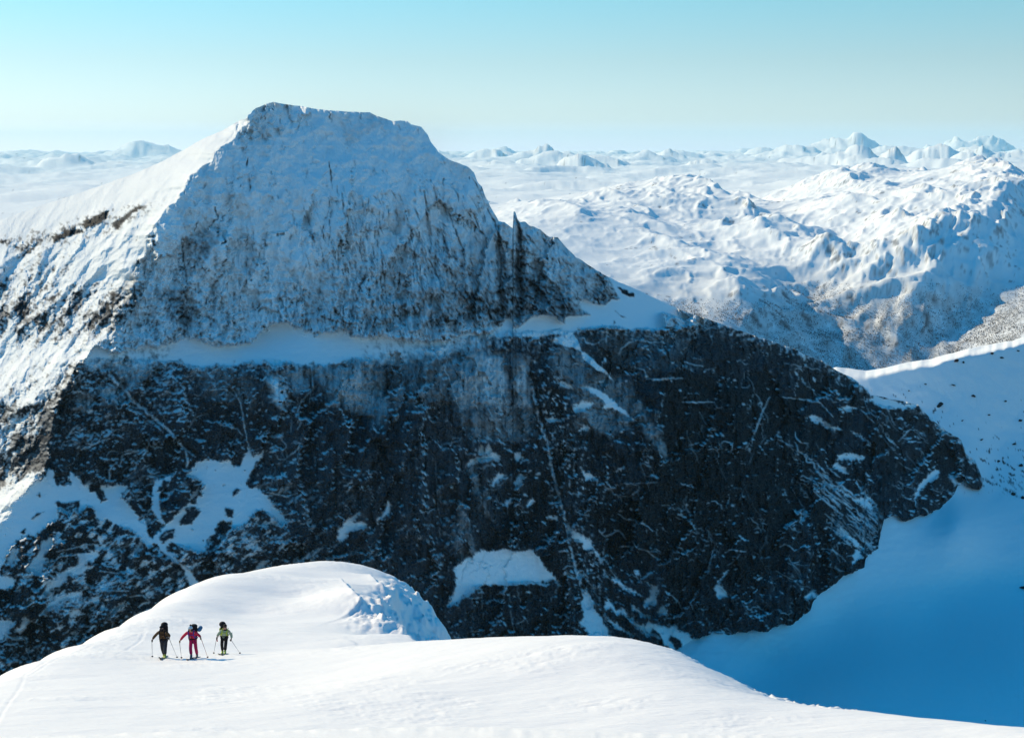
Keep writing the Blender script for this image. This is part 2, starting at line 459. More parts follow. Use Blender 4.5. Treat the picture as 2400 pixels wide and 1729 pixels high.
PATCHES = [ll([(280, 890), (310, 840), (400, 720), (460, 580), (550, 530), (540, 640), (500, 700), (470, 800), (430, 930), (380, 940), (350, 900)]),
           ll([(830, 720), (890, 690), (1030, 690), (1040, 720), (1000, 800), (940, 790), (900, 850), (980, 850), (870, 930), (810, 950), (740, 930), (700, 1000), (640, 1070), (540, 1090), (480, 1180), (450, 1130), (510, 1020), (620, 920), (700, 890), (830, 830)]),
           ll([(450, 1340), (540, 1220), (680, 1150), (900, 1100), (890, 1150), (800, 1190), (680, 1200), (620, 1250), (520, 1300), (470, 1350)]),
           ll([(850, 1290), (930, 1220), (1080, 1120), (1060, 1170), (1080, 1200), (960, 1240), (900, 1270)]),
           ll([(740, 1350), (850, 1290), (830, 1350), (790, 1400), (820, 1440), (770, 1470), (740, 1440), (760, 1400)]),
           ll([(1040, 1450), (1100, 1430), (1240, 1280), (1340, 1220), (1320, 1260), (1230, 1330), (1120, 1430), (1060, 1450)]),
           ll([(1400, 1420), (1440, 1350), (1540, 1310), (1610, 1290), (1600, 1310), (1500, 1360), (1430, 1420)]),
           ll([(160, 1510), (240, 1440), (290, 1350), (280, 1410), (380, 1430), (290, 1450), (260, 1530), (210, 1590), (200, 1540)]),
           ll([(-200, 1400), (0, 1400), (100, 1420), (130, 1450), (80, 1560), (0, 1634), (-200, 1700)]), ll([(260, 1270), (310, 1200), (350, 1230), (300, 1260)]),
           ll([(1830, 1050), (1800, 1140), (1770, 1140), (1790, 1090)]), ll([(1130, 760), (1160, 650), (1180, 660), (1175, 700), (1220, 720)]),
           ll([(1440, 640), (1500, 590), (1500, 640), (1470, 720), (1440, 690)]), ll([(80, 760), (160, 680), (180, 780), (120, 860)]), ll([(1020, 570), (1070, 520), (1130, 500), (1130, 540), (1080, 600)]),
           c8([(565, 500), (600, 420), (610, 350), (605, 290), (650, 260), (700, 230), (720, 210), (770, 200), (800, 208), (870, 198), (905, 210), (960, 205), (1010, 195), (1040, 230), (1110, 320), (1170, 390), (1130, 360), (1080, 365), (1040, 380), (980, 380), (900, 380), (860, 390), (800, 380), (720, 400), (680, 430), (620, 480)]),
           c8([(1290, 400), (1310, 430), (1340, 480), (1370, 550), (1400, 600), (1460, 720), (1350, 720), (1320, 650), (1275, 610), (1270, 580), (1290, 560), (1280, 490)]),
           br([(330, 60), (390, 150), (480, 210), (590, 280), (650, 390), (700, 450), (760, 570), (720, 540), (640, 430), (620, 390), (540, 400), (520, 320), (440, 290), (400, 200), (380, 330), (350, 180)]),
           br([(840, 720), (880, 710), (950, 740), (1000, 810), (1080, 850), (1140, 890), (1060, 870), (980, 830), (920, 760), (860, 750)]),
           br([(1070, 630), (1110, 640), (1200, 730), (1260, 770), (1280, 800), (1310, 790), (1340, 850), (1300, 890), (1290, 960), (1230, 1000), (1210, 1020), (1180, 950), (1230, 920), (1260, 870), (1250, 800), (1210, 740), (1140, 670), (1080, 670)]),
           br([(770, 940), (850, 970), (880, 1020), (960, 1050), (1050, 1120), (1130, 1190), (1180, 1200), (1230, 1300), (1160, 1280), (1090, 1200), (1040, 1130), (940, 1090), (880, 1070), (820, 1020), (790, 1030), (770, 1080)]),
           br([(1010, 960), (1060, 980), (1130, 1040), (1180, 1080), (1250, 1100), (1240, 1140), (1160, 1100), (1070, 1040)]),
           br([(770, 1130), (850, 1160), (960, 1240), (1030, 1280), (1080, 1300), (1070, 1350), (1000, 1290), (900, 1240), (840, 1190)]),
           br([(1340, 980), (1400, 1010), (1440, 1090), (1380, 1070), (1330, 1080)]),
           br([(1180, 1210), (1230, 1160), (1330, 1200), (1440, 1220), (1500, 1180), (1540, 1250), (1640, 1290), (1680, 1330), (1760, 1350), (1700, 1480), (1560, 1480), (1450, 1450), (1380, 1400), (1280, 1300), (1220, 1290)]),
           br([(1920, 810), (1950, 760), (2060, 620), (2065, 640), (1980, 760), (2000, 830), (2060, 870), (1990, 880)]),
           br([(470, 620), (530, 670), (480, 700)]), br([(350, 620), (440, 690), (330, 650)]),
           c6([(985, 730), (1010, 720), (1080, 715), (1150, 740), (1140, 755), (1050, 750), (1010, 765), (990, 755)]),
           c6([(950, 800), (980, 775), (1030, 810), (1060, 850), (1030, 840), (990, 810)]),
           c6([(970, 910), (1000, 930), (1100, 1000), (1180, 1010), (1210, 1060), (1230, 1090), (1180, 1070), (1100, 1020), (1020, 960)]),
           c6([(985, 1165), (1050, 1220), (1140, 1300), (1180, 1330), (1120, 1310), (1030, 1240)]),
           c6([(1480, 1000), (1520, 900), (1580, 830), (1650, 820), (1640, 850), (1570, 900), (1520, 950), (1490, 1020)]),
           c6([(790, 490), (840, 480), (900, 510), (980, 550), (1020, 570), (940, 555), (870, 520)]), c6([(1055, 540), (1130, 600), (1230, 690), (1140, 620)]),
           c6([(1300, 590), (1340, 630), (1370, 670), (1320, 630)]), c6([(750, 1140), (780, 1075), (800, 1085), (780, 1120)]), c6([(1000, 420), (1060, 410), (1110, 425), (1050, 440)]),
           c6([(860, 820), (900, 850), (980, 920), (1010, 960), (940, 900)]), c6([(1090, 880), (1150, 950), (1230, 1030), (1270, 1110), (1190, 1020)]), c6([(1070, 1430), (1080, 1380), (1110, 1330), (1130, 1340), (1150, 1380), (1100, 1400)]),
           c6([(1700, 850), (1730, 850), (1770, 920), (1740, 910)]), c6([(1180, 380), (1230, 340), (1420, 400), (1500, 400), (1460, 430), (1300, 420)]),
           c6([(790, 1640), (800, 1600), (840, 1590), (870, 1620), (860, 1640)]), c6([(200, 1580), (240, 1550), (290, 1620), (230, 1634)]),
           c5([(0, 1180), (50, 1120), (120, 1090), (100, 1130), (60, 1150), (130, 1150), (180, 1180), (110, 1190), (40, 1220), (20, 1270), (0, 1280), (-30, 1260)]),
           c5([(225, 1170), (260, 1100), (300, 1020), (320, 1040), (300, 1100), (250, 1140)]),
           c5([(870, 710), (890, 650), (915, 700), (940, 660), (975, 700), (920, 720)]),
           c5([(840, 750), (880, 735), (980, 710), (1010, 730), (1005, 760), (960, 750), (860, 760), (820, 810), (800, 820)]),
           c5([(1098, 715), (1140, 710), (1150, 750), (1120, 765), (1100, 755)]), c5([(950, 910), (1000, 850), (1045, 850), (1030, 880), (980, 920)]),
           c5([(1100, 910), (1140, 850), (1185, 850), (1130, 920)]), c5([(1040, 1050), (1080, 995), (1100, 1020), (1060, 1050)]), c5([(1175, 1050), (1215, 995), (1240, 1030)]),
           c5([(1310, 1115), (1390, 1120), (1390, 1140), (1330, 1135)]), c5([(1500, 575), (1550, 535), (1585, 560), (1520, 570)]),
           c5([(1530, 290), (1600, 290), (1690, 335), (1740, 380), (1800, 430), (1870, 500), (1900, 520), (1830, 480), (1730, 420), (1660, 430), (1690, 390), (1600, 330)]),
           c5([(1500, 400), (1560, 380), (1620, 400), (1560, 440), (1490, 445)]), c5([(1370, 240), (1420, 260), (1500, 320), (1440, 300)]), c5([(1300, 480), (1350, 490), (1420, 500), (1330, 510)]),
           c5([(1780, 820), (1745, 830), (1800, 805)]), c5([(1530, 830), (1580, 850), (1640, 860), (1560, 895)]), c5([(1700, 100), (1690, 130), (1670, 130)])]
FILMS = [(c5([(680, 180), (700, 110), (850, 60), (1000, 80), (1062, 100), (1062, 430), (760, 430), (720, 330), (690, 250)]), 0.40),
         (c5([(1095, 100), (1205, 120), (1215, 430), (1095, 430)]), 0.40), (c5([(740, 440), (1060, 440), (1230, 440), (1240, 600), (1000, 640), (790, 590)]), 0.20),
         (c5([(1290, 90), (1500, 0), (1560, 60), (1620, 200), (1820, 260), (1900, 400), (1850, 560), (1700, 600), (1480, 540), (1500, 400), (1400, 250)]), 0.20),
         (c5([(810, 810), (840, 800), (870, 870), (900, 980), (935, 1110), (900, 1050), (870, 950), (840, 880)]), 0.40),
         (c5([(745, 1060), (780, 1040), (800, 1180), (850, 1340), (830, 1370), (790, 1260), (750, 1150)]), 0.36), (c5([(715, 1240), (735, 1180), (790, 1390), (770, 1380)]), 0.28), (c5([(1860, 330), (1900, 400), (2000, 580), (2100, 750), (2060, 720), (1960, 600)]), 0.42),
         (c5([(-250, 120), (180, 105), (270, 180), (305, 480), (200, 560), (180, 470), (-40, 400)]), 0.34), (c5([(270, 100), (640, 60), (690, 160), (690, 420), (330, 420)]), 0.14),
         (mr([(1100, 620), (1500, 580), (2179, 610), (2400, 700), (2400, 1000), (1900, 1100), (1600, 1000), (1250, 830)]), 0.07), (c4([(1210, 150), (1600, 150), (1630, 420), (1350, 380)]), 0.12), (c4([(1700, 200), (1780, 220), (1840, 340), (1800, 430), (1740, 350)]), 0.7), (c4([(1830, 180), (1990, 180), (1980, 300), (1850, 330)]), 0.35),
         (ul([(820, 560), (940, 560), (960, 730), (860, 740), (800, 650)]), 0.5), (ul([(1050, 500), (1200, 450), (1300, 560), (1280, 660), (1100, 650)]), 0.45), (ul([(1150, 180), (1500, 160), (1600, 330), (1400, 500), (1250, 380)]), 0.4)]
ROCK_IN_UPPER = [mr([(-80, 200), (0, 300), (100, 420), (240, 430), (250, 620), (330, 560), (460, 470), (680, 460), (830, 430), (1000, 530), (1010, 440), (1280, 440), (1100, 330), (1000, 250), (850, 100), (700, 20), (540, 0), (330, 10), (320, 280), (240, 390), (120, 330)]),
                 mr([(1210, 220), (1330, 200), (1560, 240), (1480, 330), (1300, 310)]), mr([(1250, 0), (1400, 0), (1460, 80), (1420, 120), (1300, 60)]), c1([(620, 1500), (700, 1350), (860, 1180), (920, 1300), (850, 1480), (700, 1600)]), c1([(1180, 1000), (1200, 1290), (1260, 1180), (1420, 960), (1400, 910), (1230, 950)]), c1([(1000, 1330), (1200, 1300), (1280, 1400), (1200, 1560), (1080, 1480)]),
                 mr([(440, -220), (560, -200), (560, 60), (480, 60)]), mr([(310, -200), (380, -200), (370, 60), (310, 60)])]

frost = np.zeros((CH, CW), np.float32)
# upper face: rimed plates with dark cracks between them
pl_x = gx / 34 + warp_x / 22; pl_y = gy / 62 + warp_y / 40
f1, f2, ha, hb, dx1, dy1 = worley(pl_x, pl_y, 1)
edge1 = f2 - f1
g1, g2, hc, hd, dx2, dy2 = worley(gx / 13 + warp_x / 12, gy / 19 + warp_y / 12, 2)
edge2 = g2 - g1
n_big = fbm(gx / 120, gy / 120, 4, 80); n_mid = fbm(gx / 34, gy / 46, 4, 84, 0.6); n_fine = fbm(gx / 10, gy / 12, 3, 88, 0.7)
rough = np.clip(0.5 + 0.9 * (gy - 560) / 260 + 0.7 * n_big, 0, 1) * (1 - smooth(0, 1, M([(590, 420), (640, 380), (760, 400), (790, 560), (740, 640), (620, 590), (580, 500)], soft=60, warp=2)) * 0.85)
cr = np.clip(0.075 - edge1, 0, 1) / 0.075 * smooth(-0.05, 0.35, n_mid + 0.25 * n_big) + 0.8 * np.clip(0.13 - edge2, 0, 1) / 0.13 * smooth(0.1, 0.5, n_mid + 0.5 * rough - 0.25)
n_px = fbm(gx / 4.2, gy / 5.0, 2, 90, 0.6)
v_fine = fbm(gx / 7 + warp_x / 9, gy / 21, 3, 89, 0.65); v_mid = fbm(gx / 26 + warp_x / 26, gy / 74, 4, 93, 0.6)
f_up = 0.86 + 0.12 * n_mid + 0.28 * v_mid + 0.34 * v_fine * (0.25 + rough) + 0.16 * n_px * (0.3 + rough) + 0.12 * n_big - 0.14 * rough - 0.20 * smooth(640, 1150, gx) * smooth(420, 720, gy) - 0.55 * cr * (0.5 + 0.6 * rough)  # rime also thinned towards the lower right to paint in that side's shade
# great slabs of the wall
W1, W2, HA, HB, DX, DY = worley(gx / 95 + warp_x / 34 + 0.25 * gy / 95, gy / 185 + warp_y / 50, 7)
slab_edge = W2 - W1
f_up = f_up + 0.10 * HA - 0.30 * np.clip(0.05 - slab_edge, 0, 1) / 0.05 * smooth(-0.1, 0.3, n_mid)
# lower wall
th_low = np.full((CH, CW), 0.15, np.float32)
streak = fbm(gx / 7, gy / 150, 3, 92)
f_lo = 0.02 + 0.0 * gx
# sunny flank: streaky snow, rock showing towards its foot
sx = (gx * 0.80 + gy * 0.60); sy = (-gx * 0.60 + gy * 0.80)
sxw = sx + 1.6 * warp_x + 16 * fbm(gx / 90, gy / 90, 2, 94); syw = sy + 1.6 * warp_y
str_n = 0.6 * fbm(sxw / 15, syw / 60, 4, 96, 0.6) + 0.55 * fbm(sxw / 34, syw / 80, 3, 99, 0.55)
bare = np.interp(gy, [400, 560, 640, 740, 800, 850, 880, 960, 1040, 1100, 1200], [0.0, 0.10, 0.24, 0.42, 0.26, 0.05, 0.20, 0.34, 0.48, 0.52, 0.2])
bare = bare + 0.30 * np.exp(-((ax_img - gx) / 45.0) ** 2) * smooth(840, 960, gy) * (1 - smooth(1080, 1120, gy))
bare = bare - 0.25 * smooth(120, 260, gx) * (1 - smooth(640, 700, gy))
f_fl = 1.04 - 1.45 * np.clip(bare, 0, 1) + 0.75 * str_n + 0.55 * n_fine + 0.45 * n_mid + 0.25 * n_px
f_fl = smooth(0.25, 0.7, f_fl)
f_fl = np.where(smooth(480, 560, gy - 0.30 * (200 - gx)) < 0.5, np.maximum(f_fl, 0.97), f_fl)
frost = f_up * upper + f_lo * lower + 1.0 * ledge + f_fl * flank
BANDS = [c1([(540, 860), (620, 825), (705, 795), (695, 850), (620, 890), (560, 915), (530, 890)]), c1([(715, 880), (780, 840), (840, 795), (912, 768), (900, 795), (840, 830), (790, 880), (735, 922)]),
         c1([(330, 960), (430, 925), (535, 915), (545, 938), (420, 970), (345, 1015)]), c1([(125, 1090), (200, 1040), (240, 1020), (190, 1070)]), c1([(0, 980), (60, 985), (40, 1000), (0, 1005)])]
band = np.zeros_like(frost)
for p in BANDS:
    band = np.maximum(band, smooth(0.35, 0.6, M(p, soft=10, warp=0.9) + 0.4 * n_fine + 0.3 * n_px))
frost *= 1 - 0.95 * band
rub = poly_mask(c1([(-300, 1000), (0, 960), (330, 900), (560, 820), (700, 780), (900, 750), (1000, 740), (960, 800), (700, 960), (350, 1040), (130, 1100), (0, 1060), (-300, 1150)]), soft=12, warp=1.5)
thin_band = poly_mask(c1([(-260, 1060), (-60, 985), (60, 985), (150, 1000), (260, 965), (345, 935), (440, 905), (545, 868), (640, 830), (700, 800), (690, 840), (560, 905), (450, 940), (340, 985), (240, 1020), (130, 1075), (40, 1015), (-60, 1020), (-260, 1090)]), soft=10, warp=1.6)
frost *= 1 - 0.9 * thin_band * smooth(-0.12, 0.12, n_fine + 0.6 * n_mid + 0.3 * n_px) * flank
frost *= 1 - 0.75 * rub * smooth(0.08, 0.35, n_fine + 0.5 * n_mid) * flank

for p in ROCK_IN_UPPER:
    k = M(p, soft=14, warp=1.6)
    frost = frost * (1 - k) + k * np.clip(frost * 0.75 - 0.22 + 0.75 * n_fine + 0.45 * n_mid, 0.02, 1)
for p, v in FILMS:
    k = M(p, soft=26, warp=2.2) ** 1.3
    frost = np.maximum(frost, k * np.clip(1.3 * v * (1 + 0.75 * n_mid + 0.7 * streak + 0.5 * n_fine + 0.5 * n_big) - 0.25 * cr, 0, 1))
# broken snow among the rocks of the lower left
lowleft = lower * np.clip(np.interp(gx, [-200, 500, 640, 760, 900], [1, 1, 0.75, 0.3, 0]) * smooth(1080, 1230, gy), 0, 1)
lfx = gx * 0.86 - gy * 0.5; lfy = gx * 0.5 + gy * 0.86
l_n = fbm(lfy / 16, lfx / 38, 4, 104, 0.6)
frost = np.maximum(frost, lowleft * smooth(0.13, 0.22, l_n - 0.10 * smooth(1400, 1480, gy) + 0.25 * n_big))
topfr = lower * np.exp(-np.clip(gy - ledge_bot, 0, 999) / np.interp(gx, [150, 300, 500, 900, 1000, 1150, 1300], [40, 34, 26, 44, 60, 60, 22]))
frost = np.maximum(frost, topfr * smooth(-0.1, 0.45, n_fine + 0.4 * streak + 0.25 * n_mid) * 0.85)
# right-hand rim of the wall, dusted
rim = lower * np.exp(-np.clip(gy - np.interp(gx, sp[:, 0], sp[:, 1]), 0, 999) / 22.0) * smooth(1560, 1700, gx)
frost = np.maximum(frost, smooth(0.40, 0.72, 0.62 * rim + 0.55 * n_fine + 0.35 * l_n) * 0.95 * smooth(0.05, 0.3, rim))
centre = lower * poly_mask(c5([(1230, 120), (1340, 200), (1480, 330), (1480, 520), (1560, 800), (1640, 1000), (1560, 1050), (1380, 800), (1290, 520)]), soft=40, warp=2)
frost = np.maximum(frost, centre * smooth(0.18, 0.42, n_fine + 0.35 * n_mid))
centre2 = lower * poly_mask(c5([(1460, 1180), (1560, 1240), (1700, 1420), (1640, 1640), (1560, 1640), (1500, 1400)]), soft=40, warp=2)
frost = np.maximum(frost, centre2 * smooth(0.12, 0.4, n_fine + 0.35 * n_mid))
leftup = lower * poly_mask(ul([(700, 180), (1500, 160), (2000, 300), (1800, 700), (1500, 900), (800, 1000), (700, 600)]), soft=70, warp=3)
frost = np.maximum(frost, leftup * smooth(0.10, 0.5, n_fine * 0.8 + 0.8 * fbm(lfy / 9, lfx / 26, 3, 108, 0.6)) * 0.75)
for p in PATCHES:
    frost = np.maximum(frost, smooth(0.34, 0.62, M(p, soft=11, warp=1.1) + 0.55 * n_fine + 0.3 * n_px))
snowfields = smooth(0.36, 0.64, np.maximum.reduce([M(SNOWFIELD, soft=10), M(SNOWFIELD_B, soft=10), M(COLUMN_SNOW, soft=10)]) + 0.70 * n_fine + 0.3 * n_px + 0.2 * n_mid)
shoulder = M(SHOULDER, warp=0.7)
frost = np.maximum(frost, np.maximum(snowfields, shoulder))
isl = np.zeros_like(frost)
for p in ISLANDS:
    isl = np.maximum(isl, M(p, warp=1.1))
frost = frost * (1 - isl) + isl * smooth(0.2, 0.5, l_n + 0.3 * n_fine) * 0.8
# thin snow lines on the ledges of the dark wall
dens = lower * (1 - np.clip(frost, 0, 1)) * np.interp(gx, [-200, 0, 350, 700, 900, 1250, 1600, 2000, 2300], [1.0, 1.0, 1.25, 0.9, 0.55, 1.0, 0.8, 1.1, 1.4])
dens *= np.clip(0.45 + 2.2 * n_big + 1.3 * fbm(gx / 60, gy / 60, 2, 206), 0.06, 2.5)
th = np.interp(gx, [-200, 300, 620, 900, 1300, 1700, 1900, 2100, 2300], [-0.55, -0.55, -0.45, -0.5, 0.15, 0.0, 0.45, 0.75, 0.85]).astype(np.float32)
th = th + 0.9 * n_mid + 0.7 * n_big + RNG.normal(0, 0.30, gx.shape).astype(np.float32)
lines = wisps(620, dens, th, (6, 46), (0.5, 1.7), 1.3, 201, (0.35, 0.95))
lines = np.maximum(lines, wisps(150, dens, th, (25, 80), (0.6, 1.5), 1.8, 202, (0.45, 0.95)))
lines = np.maximum(lines, wisps(220, dens, th, (4, 13), (1.2, 3.4), 0.8, 203, (0.5, 1.0)))
lines = np.maximum(lines, wisps(700, dens, 1.5 + 0 * th + RNG.normal(0, .3, gx.shape), (8, 36), (0.4, 1.1), 0.7, 204, (0.2, 0.55)))
steep_ = np.interp(gx, [0, 500, 1000, 1300, 1800, 2200], [2.1, 1.8, 1.5, 1.25, 1.1, 0.8]) + 0.25 * n_mid
lines = np.maximum(lines, wisps(190, dens + 0.05 * lower, steep_, (35, 150), (0.5, 1.3), 0.35, 222, (0.2, 0.5)))
lines = np.maximum(lines, 0.75 * np.clip(0.03 - slab_edge, 0, 1) / 0.03 * smooth(0.05, 0.35, n_mid + 0.5 * n_fine))
dg = lower * poly_mask(c6([(830, 780), (1000, 880), (1290, 1120), (1280, 1200), (1180, 1350), (1000, 1290), (900, 1100)]), soft=20, warp=2)
lines = np.maximum(lines, wisps(90, dg + 1e-6, 0.74 + 0.15 * n_mid, (22, 95), (0.8, 2.6), 0.25, 221, (0.5, 1.0)))
GULLIES = [c5([(1210, 220), (1240, 400), (1270, 520), (1310, 640), (1340, 790), (1380, 950), (1410, 1070), (1440, 1180), (1470, 1340), (1500, 1470), (1540, 1600), (1575, 1680)])]
LONG = [c5([(690, 60), (660, 180), (690, 240), (720, 330), (760, 450)]), c5([(850, 330), (890, 330), (910, 295), (960, 290), (990, 320)]), c5([(1540, 210), (1530, 280)]), c5([(2179, 235), (2060, 240), (1950, 240)]),
        mr([(1590, 860), (1620, 800), (1700, 740), (1790, 715), (1940, 740), (2060, 730)]), mr([(1450, 740), (1460, 640), (1500, 610)]), mr([(1150, 690), (1220, 690), (1240, 740), (1330, 760), (1430, 700)]), mr([(1760, 1000), (1860, 1030), (1880, 1100), (1960, 1140), (2179, 1110)]),
        mr([(1330, 1170), (1430, 1150), (1460, 1080), (1500, 1070)]), br([(900, 10), (1000, 80), (1080, 80), (1180, 130), (1270, 200)]), br([(920, 370), (1020, 360), (1060, 400)]), br([(1120, 390), (1210, 410), (1280, 470), (1350, 500)]), br([(770, 660), (840, 730)]), br([(860, 190), (920, 200), (980, 280)]), br([(700, 200), (760, 260), (880, 210)]),
        c6([(0, 130), (100, 155), (130, 160)]), c6([(0, 388), (110, 390), (190, 385)]), c6([(640, 355), (760, 370), (870, 385), (960, 480)]), c6([(560, 350), (500, 470), (440, 640)]), c6([(750, 870), (770, 855), (850, 900), (900, 970)]), c6([(850, 825), (930, 880), (1000, 950)]), c6([(270, 1350), (300, 1330), (400, 1340)]), c6([(620, 1310), (650, 1290), (720, 1335)]), c6([(160, 1480), (190, 1340)]), c6([(1470, 1020), (1400, 980)]), c6([(1480, 1000), (1490, 1060)]), c6([(960, 1180), (1080, 1270), (1160, 1350)]), c6([(890, 1320), (960, 1330), (1040, 1400)]), c6([(1140, 440), (1220, 520)]), c6([(1380, 640), (1450, 560), (1500, 570)]),
        c4([(1310, 310), (1440, 305), (1500, 350)]), c4([(1430, 250), (1480, 290), (1540, 400), (1555, 520), (1590, 680)]), c4([(1550, 600), (1520, 560), (1400, 530)]), c4([(1930, 370), (1900, 450), (1920, 520), (1900, 560)]), c4([(1990, 170), (2000, 300), (1920, 390)]), c4([(540, 690), (640, 640), (700, 620)]), c4([(760, 800), (790, 720), (880, 700)]), c4([(1830, 740), (1900, 690), (1915, 650), (1880, 650)]), c4([(1700, 960), (1830, 990), (1900, 970)]), ll([(620, 740), (700, 740), (890, 710)]), ll([(600, 690), (760, 660), (830, 640), (990, 610), (1050, 620)]), ll([(560, 830), (620, 760), (760, 710)]), ll([(1050, 900), (1200, 910), (1260, 930)]), ll([(1080, 1060), (1220, 1030), (1400, 980), (1500, 940)]), ll([(1130, 1110), (1290, 1110), (1370, 1110)]), ll([(1380, 1170), (1520, 1150), (1590, 1220)]), ll([(700, 1300), (820, 1300), (850, 1280)]), ll([(610, 1420), (620, 1490), (640, 1530)]), ll([(960, 1530), (990, 1490), (1030, 1490)]), ll([(1195, 1440), (1195, 1520)]), ul([(860, 740), (950, 740), (950, 640), (940, 560)]), ul([(780, 540), (860, 530), (900, 560)]), ul([(760, 980), (860, 960), (900, 920)]), ul([(710, 1020), (760, 960), (820, 890)]), ul([(860, 1150), (960, 1110), (990, 1070)]), ul([(1300, 1180), (1400, 1155), (1480, 1180)]), ul([(1540, 1280), (1520, 1220), (1560, 1150), (1590, 1090)]), ul([(1430, 1400), (1450, 1310), (1460, 1230)]), ul([(1160, 1480), (1170, 1350), (1230, 1290)])]
DIAG = [ul([(1130, 380), (1300, 480), (1420, 640), (1560, 750), (1680, 850), (1800, 950), (1900, 1070), (2000, 1170), (2080, 1230)]), ul([(1150, 280), (1170, 360), (1230, 430), (1340, 540)]), ul([(1970, 1150), (1990, 1260), (1985, 1350)])]
lines = np.maximum(lines, strokes_from(GULLIES, 3.4, 0.8, 5.0, False) * smooth(-0.45, 0.1, n_fine + 0.4 * n_mid))
gully_cut = strokes_from(GULLIES + DIAG, 11.0, 1.0, 4.0, False)
lines = np.maximum(lines, strokes_from(DIAG, 4.0, 0.8, 5.0))
lines = np.maximum(lines, strokes_from(LONG, 1.5, 0.9, 3.0))
frost = np.maximum(frost, lines * lower * 0.95)
# dark cracks of the upper face
densc = upper * np.clip(0.2 + rough, 0.1, 1.2) * np.clip(0.6 + 1.3 * n_big, 0.1, 2)
lean = np.interp(gx, [300, 500, 700, 1000, 1150, 1300], [1.9, 1.75, 1.6, 1.35, 1.2, 0.9])
lean = lean + 0.25 * n_mid + RNG.normal(0, 0.22, gx.shape)
cracks = wisps(1500, densc, lean, (7, 42), (0.5, 1.5), 0.7, 211, (0.3, 0.95))
dens2 = densc * smooth(640, 760, gx) * (1 - smooth(1130, 1180, gx)) * smooth(430, 520, gy)
cracks = np.maximum(cracks, wisps(650, dens2, lean, (14, 55), (0.6, 1.6), 0.5, 214, (0.5, 1.0)))
cracks = np.maximum(cracks, wisps(110, densc * smooth(900, 1000, gx), lean, (20, 70), (0.9, 2.2), 0.4, 212, (0.6, 1.0)))
cracks = np.maximum(cracks, 0.7 * wisps(420, densc, lean + 1.4, (7, 34), (0.5, 1.3), 0.9, 213, (0.3, 0.9)))
CRACKS = [c2([(525, 670), (540, 740), (545, 820), (550, 900), (565, 960)]), c2([(560, 1110), (590, 1170), (620, 1230), (650, 1340), (660, 1430)]), c2([(5, 690), (12, 800)]), c2([(470, 780), (500, 870)]), c2([(460, 1020), (480, 1170), (500, 1190)]), c2([(840, 880), (880, 930), (920, 960)]), c2([(930, 790), (985, 890), (1010, 1000), (1005, 1100)]), c2([(1100, 830), (1140, 920), (1150, 1080), (1140, 1200), (1150, 1400)]), c2([(1005, 1000), (1020, 1150), (1010, 1300), (1030, 1450)]), c1([(1580, 460), (1580, 520)]), c1([(1590, 590), (1600, 680)]), c1([(1370, 780), (1390, 850), (1340, 900)]), c1([(1160, 980), (1170, 1100), (1200, 1290)]), c1([(2100, 490), (2110, 560), (2120, 660)]), c2([(250, 1050), (270, 1200), (290, 1380)]), c2([(690, 820), (740, 960), (790, 1080)]), c2([(440, 900), (450, 1000)])]
BIGCRACK = [c2([(645, 940), (665, 1010), (685, 1075), (705, 1095)]), c2([(670, 1095), (720, 1090), (740, 1115)]), c2([(760, 1270), (800, 1330), (850, 1420), (900, 1500)]), c2([(1135, 950), (1145, 1060)]), c2([(1005, 1020), (1010, 1060)]), mr([(430, 880), (440, 1170)]), mr([(455, 1180), (460, 1440)]), mr([(650, 900), (670, 1200)])]
cracks = np.maximum(cracks, strokes_from(CRACKS, 1.9, 0.95, 3.5))
upper_rock = upper * (1 - shoulder)
frost *= 1 - 0.85 * np.clip(cracks, 0, 1) * upper_rock
frost *= 1 - 0.95 * strokes_from(BIGCRACK, 4.0, 1.0, 3.5)
CLEFTS = [c2([(1000, 900), (1005, 1000), (1020, 1150), (1008, 1300), (1035, 1480)]), c2([(1125, 860), (1140, 950), (1148, 1100), (1140, 1250), (1155, 1450)]), c2([(1180, 1240), (1260, 1340), (1330, 1400)]), c2([(1280, 1200), (1380, 1330), (1420, 1480)])]
cleft = strokes_from(CLEFTS, 11.0, 1.0, 7.0)
frost *= 1 - 0.72 * cleft * smooth(-0.35, 0.15, n_fine + 0.5 * n_mid)
for p in ([(840, 800), (900, 778), (1010, 790), (1120, 755), (1180, 770), (1130, 815), (1000, 835), (860, 850)], [(195, 845), (300, 815), (400, 812), (380, 858), (300, 862), (205, 862)]):
    k = poly_mask(p, soft=22, warp=2.0)
    frost = frost * (1 - k) + k * np.clip(0.92 + 1.2 * n_fine + 0.7 * n_mid + 0.3 * n_px, 0.05, 1)
frost = np.clip(frost, 0, 1)

# ---- rock tone: pale slabs, dark wet streaks
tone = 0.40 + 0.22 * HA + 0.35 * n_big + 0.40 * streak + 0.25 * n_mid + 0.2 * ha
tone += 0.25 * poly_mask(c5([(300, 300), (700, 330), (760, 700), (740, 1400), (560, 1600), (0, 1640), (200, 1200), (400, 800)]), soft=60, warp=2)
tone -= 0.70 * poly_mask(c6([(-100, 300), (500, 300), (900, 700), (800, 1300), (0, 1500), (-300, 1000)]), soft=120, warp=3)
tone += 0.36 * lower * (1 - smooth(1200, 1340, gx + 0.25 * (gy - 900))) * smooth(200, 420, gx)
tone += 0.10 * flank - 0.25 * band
tone = np.clip(tone, 0, 1)

